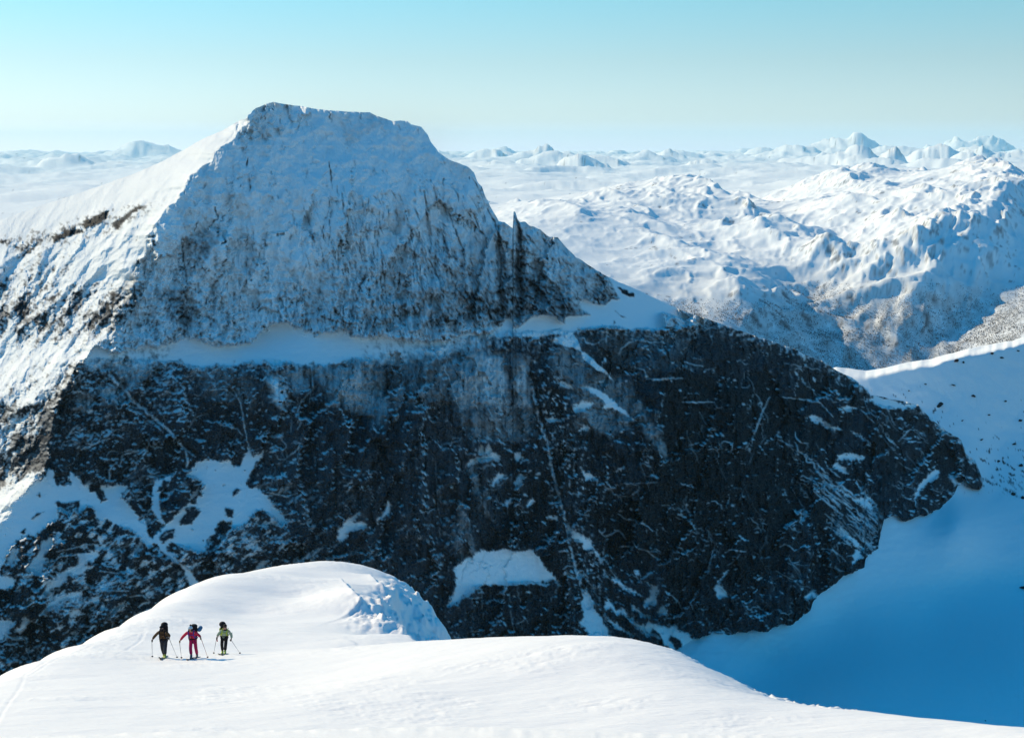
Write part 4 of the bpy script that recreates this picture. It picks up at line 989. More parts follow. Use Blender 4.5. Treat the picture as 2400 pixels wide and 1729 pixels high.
# hills that stand out: photo column, top row, distance, half width in columns, depth stretch, sharpness
PEAKS = [(340, 339, 42000, 110, 1.0, 1.1), (215, 353, 43000, 120, 1.0, 0.8), (70, 359, 45000, 110, 1.0, 0.7), (155, 452, 15500, 34, 1.2, 1.0), (240, 432, 18000, 40, 1.0, 0.9), (20, 470, 12500, 70, 1.0, 0.9),
         (1035, 352, 46000, 45, 1.0, 1.1), (1162, 359, 36000, 70, 1.0, 1.2), (1213, 360, 37000, 70, 1.0, 1.3), (1100, 372, 30000, 70, 1.0, 0.9), (1418, 363, 30000, 130, 1.0, 1.0), (1490, 380, 29000, 80, 1.0, 1.0), (1580, 361, 35000, 80, 1.0, 1.1), (1690, 362, 40000, 70, 1.0, 1.0),
         (1837, 335, 34000, 125, 1.0, 1.15), (1950, 336, 36000, 120, 1.0, 0.9), (2045, 341, 36000, 75, 1.0, 1.2), (2120, 343, 32000, 120, 1.0, 0.9), (2250, 327, 46000, 110, 1.0, 1.2), (2332, 333, 46000, 70, 1.0, 1.1), (2290, 346, 28000, 70, 1.0, 1.3), (2390, 345, 28000, 90, 1.0, 1.2), (2170, 352, 27000, 80, 1.0, 1.0),
         (1130, 408, 22000, 60, 1.0, 0.5), (1205, 408, 22000, 45, 1.0, 0.5), (1120, 455, 11800, 45, 1.0, 1.2), (1215, 456, 11600, 48, 1.0, 1.2), (1320, 425, 15500, 130, 0.8, 0.8), (1500, 398, 21000, 120, 0.8, 0.9), (1785, 399, 20000, 62, 1.0, 0.7), (1700, 368, 27000, 110, 0.9, 1.1), (1820, 376, 24000, 85, 1.0, 0.7), (1965, 364, 25000, 130, 0.9, 0.7), (2040, 362, 24000, 90, 1.0, 0.8), (2180, 372, 22000, 90, 1.0, 0.7),
         (1690, 447, 10500, 110, 0.7, 0.7), (1990, 414, 11000, 75, 0.8, 0.6), (2060, 408, 12000, 80, 0.8, 0.6), (2150, 402, 12500, 110, 0.8, 0.8), (2310, 385, 9200, 120, 0.7, 1.35), (1625, 440, 8700, 70, 0.8, 1.0), (1410, 437, 9000, 150, 0.6, 0.8), (1560, 472, 8000, 60, 0.7, 1.0),
         (2060, 455, 8700, 70, 0.6, 0.8), (2130, 462, 8200, 70, 0.6, 0.8), (1870, 560, 7000, 90, 0.45, 0.6), (1960, 532, 7300, 70, 0.5, 0.7), (1930, 640, 6300, 90, 0.45, 0.7), (1700, 560, 7000, 100, 0.4, 0.8), (2070, 530, 7300, 60, 0.5, 0.8), (1790, 690, 5900, 80, 0.4, 0.9), (1500, 560, 6700, 60, 0.4, 0.8), (1330, 510, 7300, 60, 0.4, 0.8), (1450, 530, 7100, 60, 0.4, 0.8)]

_r = np.random.default_rng(77)
for _i in range(46):
    PEAKS.append((float(_r.uniform(1040, 2600)), float(_r.uniform(346, 366)), float(_r.uniform(24000, 47000)), float(_r.uniform(35, 95)), 1.0, float(_r.uniform(0.6, 1.0))))
for _i in range(10):
    PEAKS.append((float(_r.uniform(-200, 480)), float(_r.uniform(360, 372)), float(_r.uniform(30000, 47000)), float(_r.uniform(50, 110)), 1.0, 0.8))
PEAKS = [(a, b, float(farther(c)), d, e, f) for a, b, c, d, e, f in PEAKS]

RIDGES = [([(2420, 7700), (2371, 7250), (2363, 6950), (2330, 6650), (2297, 6400), (2261, 6200), (2195, 6000), (2160, 5820), (2130, 5650)], 190, 420, 230),
          ([(1590, 9000), (1660, 8500), (1735, 7950), (1800, 7650)], 150, 520, 190), ([(1640, 9900), (1720, 9500), (1790, 9200)], 100, 500, 170), ([(1985, 11000), (2030, 10400), (2045, 9700)], 130, 520, 200), ([(1905, 10000), (1960, 9600), (1995, 9200)], 95, 420, 160),
          ([(2088, 12000), (2150, 11200), (2185, 10500)], 140, 600, 220), ([(2290, 9700), (2318, 9100), (2350, 8500), (2375, 8100)], 150, 480, 190), ([(1790, 7150), (1850, 6850), (1915, 6700)], 75, 320, 130), ([(1855, 6600), (1920, 6380), (1968, 6230)], 75, 280, 120),
          ([(1560, 6500), (1690, 6100), (1790, 5850)], 85, 360, 150), ([(1640, 5800), (1760, 5560), (1860, 5420)], 60, 300, 150), ([(1430, 7600), (1510, 7100), (1570, 6800)], 55, 320, 120), ([(1280, 7600), (1340, 7200), (1370, 6950)], 50, 300, 110),
          ([(2180, 7800), (2140, 7200), (2090, 6850)], 65, 300, 130), ([(2060, 8700), (2085, 8200), (2080, 7800)], 60, 300, 130), ([(1940, 8400), (1985, 7900), (2010, 7500)], 60, 300, 130), ([(1700, 7300), (1760, 7000), (1790, 6700)], 50, 260, 110), ([(2210, 6500), (2160, 6250), (2100, 6050)], 60, 300, 120),
          ([(2060, 6150), (2010, 5950), (1960, 5750)], 45, 240, 110), ([(1380, 8800), (1420, 8400), (1480, 8100)], 50, 320, 130), ([(1210, 8500), (1260, 8200), (1300, 7900)], 45, 320, 120)]

def far_height(px, Y):
    rx, _ = ray(px, 500.0)
    X = rx * Y
    py = far_f(px / 1000.0, np.log(Y / 5000.0)) * 100.0
    _, rz = ray(px, py)
    z = rz * Y
    km = 1000.0
    wxx = 260 * fbm(X / 2100, Y / 2100, 3, 230); wyy = 260 * fbm(X / 2100 + 9, Y / 2100, 3, 233)
    # cones of hills, with crooked outlines
    for (hx, hy, hY, hw, st, pw) in PEAKS:
        if hx + 2.2 * hw < px.min() or hx - 2.2 * hw > px.max():
            continue
        cx = float(ray(hx, hy)[0]) * hY; cz = float(ray(hx, hy)[1]) * hY
        R = hw / F_PX * hY
        dx = (X - cx + 0.35 * R * fbm(X / R, Y / R, 3, 236, 0.55)) / R; dy = (Y - hY + 0.35 * R * fbm(X / R + 7, Y / R, 3, 238, 0.55)) / (R * max(st, 0.4) * 1.3)
        r2 = dx * dx + dy * dy
        k = np.clip(1 - np.sqrt(r2 + 0.004) + 0.22 * np.clip(1.3 - np.sqrt(r2), 0, 1) * fbm(dx * 2.2 + hx, dy * 2.2, 3, 239, 0.5, True), 0, 1.15)
        zb = far_f(hx / 1000.0, np.log(hY / 5000.0)) * 100.0
        base = float(ray(hx, zb)[1]) * hY
        h = cz - base
        if h > 0:
            z = np.maximum(z, z + h * k ** pw * (1 + 0.0 * k))
    n0 = fbm((X + wxx) / 1500, (Y + wyy) / 1900, 3, 240, 0.45, True)
    big = fbm((X + wxx - 420 * n0) / 1900, (Y + wyy) / 2500, 6, 244, 0.38, True) - 0.45
    n1 = fbm((X + wxx) / 300, (Y + wyy) / 420, 3, 250, 0.5, True)
    med = fbm((X + wxx - 75 * n1) / 300, (Y + wyy) / 420, 4, 250, 0.5, True) - 0.4
    patch = smooth(-0.15, 0.35, fbm(X / 800, Y / 1100, 3, 258))
    fade = np.interp(Y, [5000, 5600, 7000, 12000, 30000, 90000], [0.35, 0.9, 1.0, 1.0, 1.3, 1.8])
    z = z + fade * (66 * big + (0.8 + 4.5 * patch) * med)
    z = z - np.interp(Y, [5600, 6600, 9500, 12000, 16000], [0, 28, 62, 40, 0]) - np.interp(px, [1900, 2250, 2450], [0, 22, 40]) * smooth(6200, 7200, Y) * smooth(13000, 10500, Y)
    far_n = fbm((X + 3 * wxx) / 5200, (Y + 3 * wyy) / 7600, 4, 262, 0.5, True) - 0.45
    z = z + far_n * np.interp(Y, [9000, 16000, 40000, 90000], [0, 110, 330, 620])
    # ridges with a gentle sunny side and a steep side that lies in shade
    for pts, h, wl_, wr_ in RIDGES:
        rp = np.array([(float(ray(a_, 500.0)[0]) * b_, b_) for a_, b_ in pts])
        x0, y0 = rp.min(0) - 4 * wl_; x1, y1 = rp.max(0) + 4 * wl_
        m = (X > x0) & (X < x1) & (Y > y0) & (Y < y1)
        if not m.any():
            continue
        xm = X[m] + 0.25 * wxx[m]; ym = Y[m] + 0.25 * wyy[m]
        best = np.full(xm.shape, 1e9); side = np.zeros(xm.shape); tt = np.zeros(xm.shape)
        nseg = len(rp) - 1
        for i_ in range(nseg):
            a_, b_ = rp[i_], rp[i_ + 1]
            ex, ey = b_[0] - a_[0], b_[1] - a_[1]
            t = np.clip(((xm - a_[0]) * ex + (ym - a_[1]) * ey) / (ex * ex + ey * ey), 0, 1)
            d = np.hypot(xm - a_[0] - t * ex, ym - a_[1] - t * ey)
            s_ = ((xm - a_[0] - t * ex) * ey - (ym - a_[1] - t * ey) * ex) / (np.hypot(ex, ey) * (d + 1e-6))
            near = d < best
            side = np.where(near, s_, side); tt = np.where(near, (i_ + t) / nseg, tt); best = np.where(near, d, best)
        wid_ = wr_ + (wl_ - wr_) * smooth(-0.9, 0.9, side)
        w = np.exp(-(best / wid_) ** 1.25) * (0.55 + 0.45 * np.sin(np.pi * np.clip(tt, 0.02, 0.98)) ** 0.6)
        z[m] = z[m] + 1.12 * h * w * (1 + 0.35 * med[m])
    return X, z

def far_mesh(name, px0, px1, n, Y0, Y1, m, label):
    c = np.linspace(px0, px1, n); 
    Ys = np.concatenate([np.linspace(Y0, 10400, m[0]), 10400 * 3.35 ** np.linspace(0, 1, m[1] + 1)[1:], np.linspace(34840, 98000, m[2] + 1)[1:], np.linspace(98000, Y1, 13)[1:]])
    m = len(Ys)
    PXf = np.broadcast_to(c[None], (m, n)); YY = np.broadcast_to(Ys[:, None], (m, n))
    X, Z = far_height(PXf, YY)
    gz_y = np.gradient(Z, axis=0) / np.gradient(YY, axis=0)
    gz_x = np.gradient(Z, axis=1) / np.gradient(X, axis=1)
    slope = np.hypot(gz_x, gz_y)
    sp_ = fbm(X / 60, YY / 60, 4, 260, 0.65)
    sp2 = fbm(X / 400, YY / 400, 3, 266)
    sp3 = fbm(X / 26, YY / 40, 3, 268, 0.65)
    fr = 1 - smooth(1.0, 1.3, np.clip(slope, 0, 1.1) + 0.75 * sp3 + 0.3 * sp2) * 0.55
    fr = np.minimum(fr, 1 - 0.75 * smooth(0.42, 0.62, sp_ + 0.5 * sp2 + 0.30 * (slope - 0.3)))
    mean8 = sum(np.roll(np.roll(Z, a_, 0), b_, 1) for a_ in (-3, 0, 3) for b_ in (-4, 0, 4) if (a_, b_) != (0, 0)) / 8.0
    bump = (Z - mean8) / np.interp(YY, [5000, 8000, 30000, 90000], [9.0, 12.0, 36.0, 90.0])
    fr = np.minimum(fr, 1 - 0.6 * smooth(0.5, 0.8, np.clip(bump, 0, 1) * 0.35 + 0.5 * sp_ + 0.6 * sp3 + 0.35 * sp2) * smooth(0.12, 0.6, bump) * (YY < 13000))
    low = smooth(-430, -700, Z + 90 * sp2 + 60 * sp_) * (YY < 7500)
    scrub = low * np.clip(0.45 + 0.9 * sp_ + 0.3 * sp2, 0, 1) * 0.75
    me = mesh_from(name, FS * np.stack([X, YY, Z], -1), grid_quads(m, n), MAT_FAR, {'frost': fr.ravel(), 'tone': np.full(fr.size, 0.4), 'scrub': scrub.ravel()}, smooth_shade=True)
    return add_obj(name, me, label=label, kind='structure')

far_r = far_mesh('snowy_hills', 1030, 2640, 570, 4400, 130000, (340, 95, 140), 'sunlit snowy hills and plateaus running to the horizon right of the mountain')
far_l = far_mesh('snowy_plateau', -330, 640, 220, 8000, 130000, (20, 70, 120), 'pale hazy plateau with low peaks left of the mountain')
# fjord
fj = at(np.array([1500, 2700]), np.array([900, 900]), np.array([4500, 4500]))
xs = np.linspace(fj[0, 0], fj[1, 0] + 400, 60); ys = np.linspace(4400, 5900, 40)
XX, YY = np.meshgrid(xs, ys)
mw, nt, b = new_mat('fjord_water')
b.inputs['Base Color'].default_value = (0.006, 0.018, 0.035, 1); b.inputs['Roughness'].default_value = 0.12; b.inputs['IOR'].default_value = 1.33
nw = nd(nt, 'ShaderNodeTexNoise'); nw.inputs['Scale'].default_value = 0.08; nw.inputs['Detail'].default_value = 4
gw = nd(nt, 'ShaderNodeNewGeometry'); nt.links.new(gw.outputs['Position'], nw.inputs['Vector'])
bw = nd(nt, 'ShaderNodeBump'); bw.inputs['Distance'].default_value = 1.0; bw.inputs['Strength'].default_value = 0.4
nt.links.new(nw.outputs['Fac'], bw.inputs['Height']); nt.links.new(bw.outputs[0], b.inputs['Normal'])
me = mesh_from('fjord', np.stack([XX * FS, YY * FS, np.full(XX.shape, SEA_Z)], -1), grid_quads(40, 60), mw, smooth_shade=True)
add_obj('fjord', me, label='dark strip of fjord water below the wooded slope', kind='structure')
ml, nt, b = new_mat('darkened_lowland')
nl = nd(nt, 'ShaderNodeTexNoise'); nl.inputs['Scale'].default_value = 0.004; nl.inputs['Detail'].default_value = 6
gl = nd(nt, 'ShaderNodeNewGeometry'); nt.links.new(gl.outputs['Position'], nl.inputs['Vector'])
nt.links.new(mix_rgb(nt, nl.outputs['Fac'], (0.03, 0.035, 0.04), (0.22, 0.23, 0.24)), b.inputs['Base Color'])  # unseen ground, colour lowered to cut sunlight bounced onto the shaded wall
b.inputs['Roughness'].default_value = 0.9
# ground below everything, out to the horizon
big = 220000.0
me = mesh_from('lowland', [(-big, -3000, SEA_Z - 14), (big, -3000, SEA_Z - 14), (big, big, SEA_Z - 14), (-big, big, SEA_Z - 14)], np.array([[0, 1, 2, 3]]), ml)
add_obj('lowland', me, label='lowland beneath the mountains, darkened to cut bounced light', kind='structure')

# bare birches on the low slopes above the fjord
r = np.random.default_rng(31)
nt_ = 120000
tp = r.uniform(1560, 2560, nt_); tY = r.uniform(5250, 6500, nt_)
tX, tZ = far_height(tp, tY)
keep = (tZ > SEA_P + 3) & (tZ + 70 * fbm(tX / 300, tY / 300, 3, 270) < -560 - 140 * (r.random(nt_) ** 2) ) & (fbm(tX / 90, tY / 90, 3, 275) + 0.3 * r.normal(0, 1, nt_) > -0.05)
tX, tY, tZ = tX[keep][:15000], tY[keep][:15000], tZ[keep][:15000]
n = len(tX)
hgt = r.uniform(2.6, 5.2, n); wid = hgt * r.uniform(0.22, 0.36, n); ang = r.uniform(0, 6.28, n)
vv = np.zeros((n, 5, 3))
for k in range(3):
    vv[:, k, 0] = tX + wid * np.cos(ang + k * 2.094); vv[:, k, 1] = tY + wid * np.sin(ang + k * 2.094); vv[:, k, 2] = tZ + hgt * (0.34 + 0.10 * k)
vv[:, 3] = np.stack([tX, tY, tZ - 0.5], -1); vv[:, 4] = np.stack([tX, tY, tZ + hgt], -1)
o6 = (np.arange(n) * 5)[:, None, None]
tri = np.array([[0, 1, 4], [1, 2, 4], [2, 0, 4], [1, 0, 3], [2, 1, 3], [0, 2, 3]])[None] + o6
mt, nt, b = new_mat('bare_birch')
b.inputs['Base Color'].default_value = (0.10, 0.082, 0.078, 1); b.inputs['Roughness'].default_value = 0.9
me = mesh_from('birch_wood', FS * vv.reshape(-1, 3), tri.reshape(-1, 3), mt)
add_obj('birch_wood', me, label='bare birch wood on the slopes above the fjord', kind='stuff')
# ================================================================== rocks in the snow of the spur and basin
def plain(name, colr, rough=0.7, spec=0.2, noise=0.0):
    m, nt, b = new_mat(name)
    b.inputs['Base Color'].default_value = (*colr, 1); b.inputs['Roughness'].default_value = rough
    b.inputs['Specular IOR Level'].default_value = spec
    if noise:
        n = nd(nt, 'ShaderNodeTexNoise'); n.inputs['Scale'].default_value = noise; n.inputs['Detail'].default_value = 4
        tc = nd(nt, 'ShaderNodeTexCoord'); nt.links.new(tc.outputs['Object'], n.inputs['Vector'])
        nt.links.new(mix_rgb(nt, n.outputs['Fac'], tuple(c * 0.6 for c in colr), tuple(min(1, c * 1.4) for c in colr)), b.inputs['Base Color'])
    return m

def rock_mesh(name, size, seed, material):
    """an angular boulder: a sphere cut by random planes"""
    r = np.random.default_rng(seed)
    import bmesh
    bm = bmesh.new()
    bmesh.ops.create_icosphere(bm, subdivisions=3, radius=1.0)
    nrm = r.normal(0, 1, (16, 3)); nrm /= np.linalg.norm(nrm, axis=1, keepdims=True); off = r.uniform(0.5, 0.9, 16)
    for v in bm.verts:
        c = np.array(v.co)
        for n_, o_ in zip(nrm, off):
            s = c @ n_
            if s > o_:
                c = c - n_ * (s - o_)
        v.co = Vector(c * np.array(size))
    me = bpy.data.meshes.new(name); bm.to_mesh(me); bm.free()
    me.materials.append(material)
    return me

MAT_ROCK = plain('dark_boulder', (0.022, 0.023, 0.025), 0.9, 0.1, 0.3)
def put_rock(px, py, sx_, sz_, rot, seed, label, group=None):
    """a rock standing in the basin snow where the view ray meets it; size in photo pixels"""
    Y = float(np.interp(py, bPY[:, np.argmin(abs(bc - px))], bY[:, np.argmin(abs(bc - px))]))
    p = at(px, py, Y)
    s = Y / F_PX
    me = rock_mesh('rock', (sx_ * s * 0.5, sx_ * s * 0.4, sz_ * s * 0.6), seed, MAT_ROCK)
    o = add_obj('rock', me, label=label, category='rock', group=group)
    o.location = (float(p[0]), float(p[1]) - 1.0, float(p[2])); o.rotation_euler = (0, rot, 0.4 * seed)
SPUR_ROCKS = [(2241, 845, 16, 9, 0.35), (2258, 849, 10, 7, 0.2), (2325, 828, 14, 7, -0.2), (2348, 838, 15, 6, 0.1), (2281, 927, 14, 7, 0.4), (2169, 900, 9, 4, 0.2), (2235, 902, 16, 4, 0.25), (2386, 822, 12, 5, 0.5),
              (2130, 915, 8, 4, 0.3), (2356, 940, 13, 6, 0.3), (2318, 972, 11, 5, 0.3), (2390, 985, 16, 7, 0.3), (2255, 985, 9, 4, 0.4), (2300, 1030, 13, 5, 0.4), (2376, 1040, 14, 6, 0.35), (2340, 1080, 15, 6, 0.4), (2392, 1090, 17, 7, 0.3)]
for i, (a, b_, c, d, e) in enumerate(SPUR_ROCKS):
    put_rock(a, b_, c * 0.85, d * 0.7, e, 10 + i, 'small dark rock poking out of the shaded snow of the spur', 'rocks scattered over the snow spur')
put_rock(2203, 948, 26, 6, 0.6, 40, 'long slanting dark rock rib in the shaded snow of the spur')
put_rock(2374, 1158, 17, 13, 0.3, 41, 'dark double boulder on the crease where the spur meets the basin')
put_rock(2396, 1166, 14, 11, 0.3, 42, 'smaller boulder at the picture edge beside the dark double boulder')
put_rock(2397, 1376, 32, 9, -0.35, 43, 'lone dark slab of rock lying in the deep blue basin')
put_rock(2309, 1688, 5, 5, 0.0, 44, 'tiny dark stone low in the blue basin just above the near snow')

# ================================================================== the three ski tourers
def skin_mesh(name, pts, edges, radii, material, root=0, sub=1):
    """a smooth surface grown over a skeleton"""
    me = bpy.data.meshes.new(name + '_skeleton')
    me.from_pydata([tuple(p) for p in pts], edges, [])
    o = bpy.data.objects.new(name + '_skeleton', me); COL.objects.link(o)
    sm = o.modifiers.new('skin', 'SKIN'); sm.use_smooth_shade = True; sm.branch_smoothing = 0.3
    for i, v_ in enumerate(me.skin_vertices[0].data):
        rr = radii[i]
        v_.radius = rr if isinstance(rr, tuple) else (rr, rr)
        v_.use_root = (i == root)
    ss = o.modifiers.new('sub', 'SUBSURF'); ss.levels = sub; ss.render_levels = sub
    dg = bpy.context.evaluated_depsgraph_get()
    out = bpy.data.meshes.new_from_object(o.evaluated_get(dg), depsgraph=dg)
    bpy.data.objects.remove(o); bpy.data.meshes.remove(me)
    out.name = name
    out.materials.clear(); out.materials.append(material)
    for p in out.polygons:
        p.use_smooth = True
    return out

def ellipsoid(bm, c, r, seg=12, cut=None):
    import bmesh
    from mathutils import Matrix
    g_ = bmesh.ops.create_uvsphere(bm, u_segments=seg, v_segments=max(6, seg // 2 + 2), radius=1.0, matrix=Matrix.Translation(c) @ Matrix.Diagonal((*r, 1)))
    if cut is not None:
        bmesh.ops.delete(bm, geom=[v for v in g_['verts'] if v.co.z < cut], context='VERTS')

def tube(bm, a, b, ra, rb, n=8):
    import bmesh
    a = Vector(a); b = Vector(b); d = (b - a)
    q = d.to_track_quat('Z', 'Y').to_matrix().to_4x4()
    from mathutils import Matrix
    bmesh.ops.create_cone(bm, cap_ends=True, segments=n, radius1=ra, radius2=rb, depth=d.length, matrix=Matrix.Translation((a + b) / 2) @ q)

def rbox(bm, c, s, bev=0.03, rot=None):
    import bmesh
    from mathutils import Matrix
    m = Matrix.Translation(c) @ (rot.to_matrix().to_4x4() if rot is not None else Matrix.Identity(4)) @ Matrix.Diagonal((*s, 1))
    g_ = bmesh.ops.create_cube(bm, size=1.0, matrix=m)
    es = list({e for v in g_['verts'] for e in v.link_edges})
    bmesh.ops.bevel(bm, geom=es, offset=bev, segments=2, affect='EDGES', profile=0.6)

def bm_obj(name, fn, material, parent, label=None, **kw):
    import bmesh
    bm = bmesh.new(); fn(bm)
    me = bpy.data.meshes.new(name); bm.to_mesh(me); bm.free()
    for p in me.polygons:
        p.use_smooth = True
    me.materials.append(material)
    return add_obj(name, me, parent, label, **kw)

SKIN = plain('face_skin', (0.42, 0.22, 0.15), 0.5, 0.3)
BLACK = plain('black_cloth', (0.012, 0.012, 0.014), 0.8, 0.2, 12)
DARKLENS = plain('dark_lens', (0.01, 0.01, 0.012), 0.15, 0.6)
METAL = plain('pole_alloy', (0.10, 0.10, 0.11), 0.35, 0.5)
POLE_RED = plain('red_pole', (0.25, 0.02, 0.03), 0.4, 0.5)
SKI_TOP = plain('ski_top_sheet', (0.03, 0.03, 0.045), 0.3, 0.4)

def lerp(a, b, t):
    return tuple(a[i] + (b[i] - a[i]) * t for i in range(3))

def glove_mesh(hand, wrist, grip_dir, material, side):
    """palm, four unequal fingers curled round a grip, and a thumb from the side of the palm"""
    h = Vector(hand); w = Vector(wrist)
    f = (h - w).normalized()
    up = Vector(grip_dir).normalized()
    out = f.cross(up); out.normalize()
    pts = [tuple(w), tuple(h - f * 0.02)]; rad = [0.036, (0.040, 0.030)]; ed = [(0, 1)]
    for i, L in enumerate((0.070, 0.080, 0.075, 0.058)):
        base = h + up * (0.030 - 0.020 * i)
        k = len(pts)
        pts += [tuple(base + f * 0.012 + out * 0.012), tuple(base + f * 0.035 + out * 0.034 * side), tuple(base + f * 0.014 + out * (0.034 + 0.3 * L) * side), tuple(base - f * 0.012 + out * (0.020 + 0.3 * L) * side)]
        rad += [0.011, 0.0105, 0.010, 0.009]
        ed += [(1, k), (k, k + 1), (k + 1, k + 2), (k + 2, k + 3)]
    k = len(pts)
    pts += [tuple(h - f * 0.03 + out * 0.03 * side + up * 0.015), tuple(h + out * 0.045 * side + up * 0.045), tuple(h + f * 0.022 + out * 0.035 * side + up * 0.055)]
    rad += [0.013, 0.012, 0.010]
    ed += [(1, k), (k, k + 1), (k + 1, k + 2)]
    return skin_mesh('glove', pts, ed, rad, material, root=1, sub=1)

def tourer(px, py, spec):
    g0 = ground_pts_px([(px, py)])[0]
    gz0 = float(ground_z(np.array([g0[0]]), np.array([g0[1]]))[0])
    root = Vector((g0[0], g0[1], gz0))
    def W(p):            # local (x right in the picture, y away, z up) to world
        return Vector((root.x + p[0], root.y + p[1], root.z + p[2]))
    def gz(x, y):        # ground height in local terms
        return float(ground_z(np.array([root.x + x]), np.array([root.y + y]))[0]) - gz0
    def local(o):
        o.location = root
        return o
    S = spec
    fr, fl = S['foot_r'], S['foot_l']             # picture-left and picture-right foot: x, y
    hip = Vector(S['hip']); chest = Vector(S['chest']); neck = Vector(S['neck']); head = Vector(S['head'])
    ank_r = Vector((fr[0], fr[1] + 0.03, gz(*fr) + 0.15)); ank_l = Vector((fl[0], fl[1] + 0.03, gz(*fl) + 0.15))
    hr = hip + Vector((-0.10, 0, -0.03)); hl = hip + Vector((0.10, 0, -0.03))
    kr = (hr + ank_r) / 2 + Vector((-0.01, -0.09, 0.02)); kl = (hl + ank_l) / 2 + Vector((0.01, -0.09, 0.02))
    sr = neck + Vector((-0.19, 0.02, -0.09)); sl = neck + Vector((0.19, 0.02, -0.09))
    hand_r, hand_l = Vector(S['hand_r']), Vector(S['hand_l'])
    er = (sr + hand_r) / 2 + Vector((-0.07, 0.05, -0.04)); el = (sl + hand_l) / 2 + Vector((0.07, 0.05, -0.04))
    wr_ = hand_r + (er - hand_r).normalized() * 0.09; wl_ = hand_l + (el - hand_l).normalized() * 0.09
    mid = (hip + chest) / 2
    # body: one continuous surface
    pts = [hip, mid, chest, neck, neck + (head - neck) * 0.45, head + Vector((0, 0, -0.01)), head + Vector((0, 0.01, 0.075)), hr, kr, ank_r, ank_r + Vector((0, -0.13, -0.08)), hl, kl, ank_l, ank_l + Vector((0, -0.13, -0.08)),
           sr, er, wr_, hand_r, sl, el, wl_, hand_l, head + Vector((0, -0.105, -0.012)), head + Vector((-0.083, 0.01, 0.0)), head + Vector((0.083, 0.01, 0.0)), head + Vector((0, -0.07, -0.085))]
    ed = [(0, 1), (1, 2), (2, 3), (3, 4), (4, 5), (5, 6), (0, 7), (7, 8), (8, 9), (9, 10), (0, 11), (11, 12), (12, 13), (13, 14), (2, 15), (15, 16), (16, 17), (17, 18), (2, 19), (19, 20), (20, 21), (21, 22), (5, 23), (5, 24), (5, 25), (4, 26)]
    rad = [(0.15, 0.11), (0.14, 0.10), (0.16, 0.11), 0.058, 0.06, (0.078, 0.092), (0.066, 0.08), 0.085, 0.058, 0.042, 0.035, 0.085, 0.058, 0.042, 0.035, 0.062, 0.046, 0.032, 0.03, 0.062, 0.046, 0.032, 0.03, 0.014, 0.018, 0.018, 0.036]
    man = local(add_obj('person', skin_mesh('person', pts, ed, rad, SKIN), label=S['label'], category='person', group='ski tourers climbing the snow ridge'))
    # clothes follow the body
    jk = S['jacket']; hem = hip + Vector((0, 0, -0.10))
    pts = [hem, hip + Vector((0, 0, 0.06)), mid + Vector((0, 0, 0.05)), chest, neck + Vector((0, 0, -0.02)), sr, er, wr_, sl, el, wl_]
    ed = [(0, 1), (1, 2), (2, 3), (3, 4), (3, 5), (5, 6), (6, 7), (3, 8), (8, 9), (9, 10)]
    rad = [(0.195, 0.15), (0.185, 0.14), (0.175, 0.135), (0.20, 0.145), 0.085, 0.085, 0.072, 0.052, 0.085, 0.072, 0.052]
    jo = add_obj('jacket', skin_mesh('jacket', pts, ed, rad, S['m_jacket'], root=3), man)
    if S.get('jacket_shade'):
        # zip, pockets and hem on the front of the jacket
        def front(bm):
            tube(bm, hem + Vector((0, -0.155, 0.0)), chest + Vector((0, -0.15, 0.02)), 0.012, 0.012)
            tube(bm, hem + Vector((-0.17, -0.09, 0.02)), hem + Vector((0.17, -0.09, 0.02)), 0.02, 0.02)
        bm_obj('zip', front, S['jacket_shade'], jo)
    pts = [hip + Vector((0, 0, -0.01)), hr, kr, ank_r + Vector((0, 0.01, 0.04)), hl, kl, ank_l + Vector((0, 0.01, 0.04))]
    ed = [(0, 1), (1, 2), (2, 3), (0, 4), (4, 5), (5, 6)]
    rad = [(0.165, 0.125), 0.108, 0.086, 0.083, 0.108, 0.086, 0.083]
    add_obj('trousers', skin_mesh('trousers', pts, ed, rad, S['m_trousers']), man)
    for ank, f_ in ((ank_r, fr), (ank_l, fl)):
        z0 = gz(f_[0], f_[1])
        pts = [ank + Vector((0, 0.02, 0.10)), ank + Vector((0, 0.01, -0.04)), Vector((f_[0], f_[1] - 0.16, z0 + 0.075)), Vector((f_[0], f_[1] + 0.09, z0 + 0.075))]
        b_o = add_obj('boot', skin_mesh('boot', pts, [(0, 1), (1, 2), (1, 3)], [0.068, 0.062, (0.05, 0.042), 0.046], S['m_boot'], root=1), man)
        bm_obj('buckle', lambda bm: [tube(bm, ank + Vector((-0.05, -0.06, k)), ank + Vector((0.05, -0.06, k)), 0.012, 0.012, 6) for k in (0.03, -0.03)], BLACK, b_o)
    gl = []
    for hnd, wri, sd in ((hand_r, wr_, -1), (hand_l, wl_, 1)):
        add_obj('glove', glove_mesh(hnd, wri, (0, -0.15, 1), S['m_glove'], sd), man)
    # head wear
    S['head_fn'](man, head)
    # poles: held in the hands, tips in the snow
    for key, hnd in (('tip_r', hand_r), ('tip_l', hand_l)):
        tx, ty = S[key]
        tip = Vector((tx, ty, gz(tx, ty) - 0.02)); d = (tip - hnd).normalized()
        top = hnd - d * 0.07
        pole = bpy.data.objects.new('ski_pole', None); COL.objects.link(pole); pole.location = W(tip)
        pole['label'] = S['pole_label'] % ('picture-left' if key == 'tip_r' else 'picture-right'); pole['category'] = 'ski pole'; pole['group'] = 'ski poles of the three tourers'
        rel_ = lambda p: Vector(p) - tip
        msh = POLE_RED if (S.get('red_pole') == key) else METAL
        bm_obj('shaft', lambda bm: (tube(bm, rel_(hnd + d * 0.05), rel_(hnd + d * 0.55), 0.012, 0.011), tube(bm, rel_(hnd + d * 0.55), rel_(tip), 0.0085, 0.006)), msh, pole)
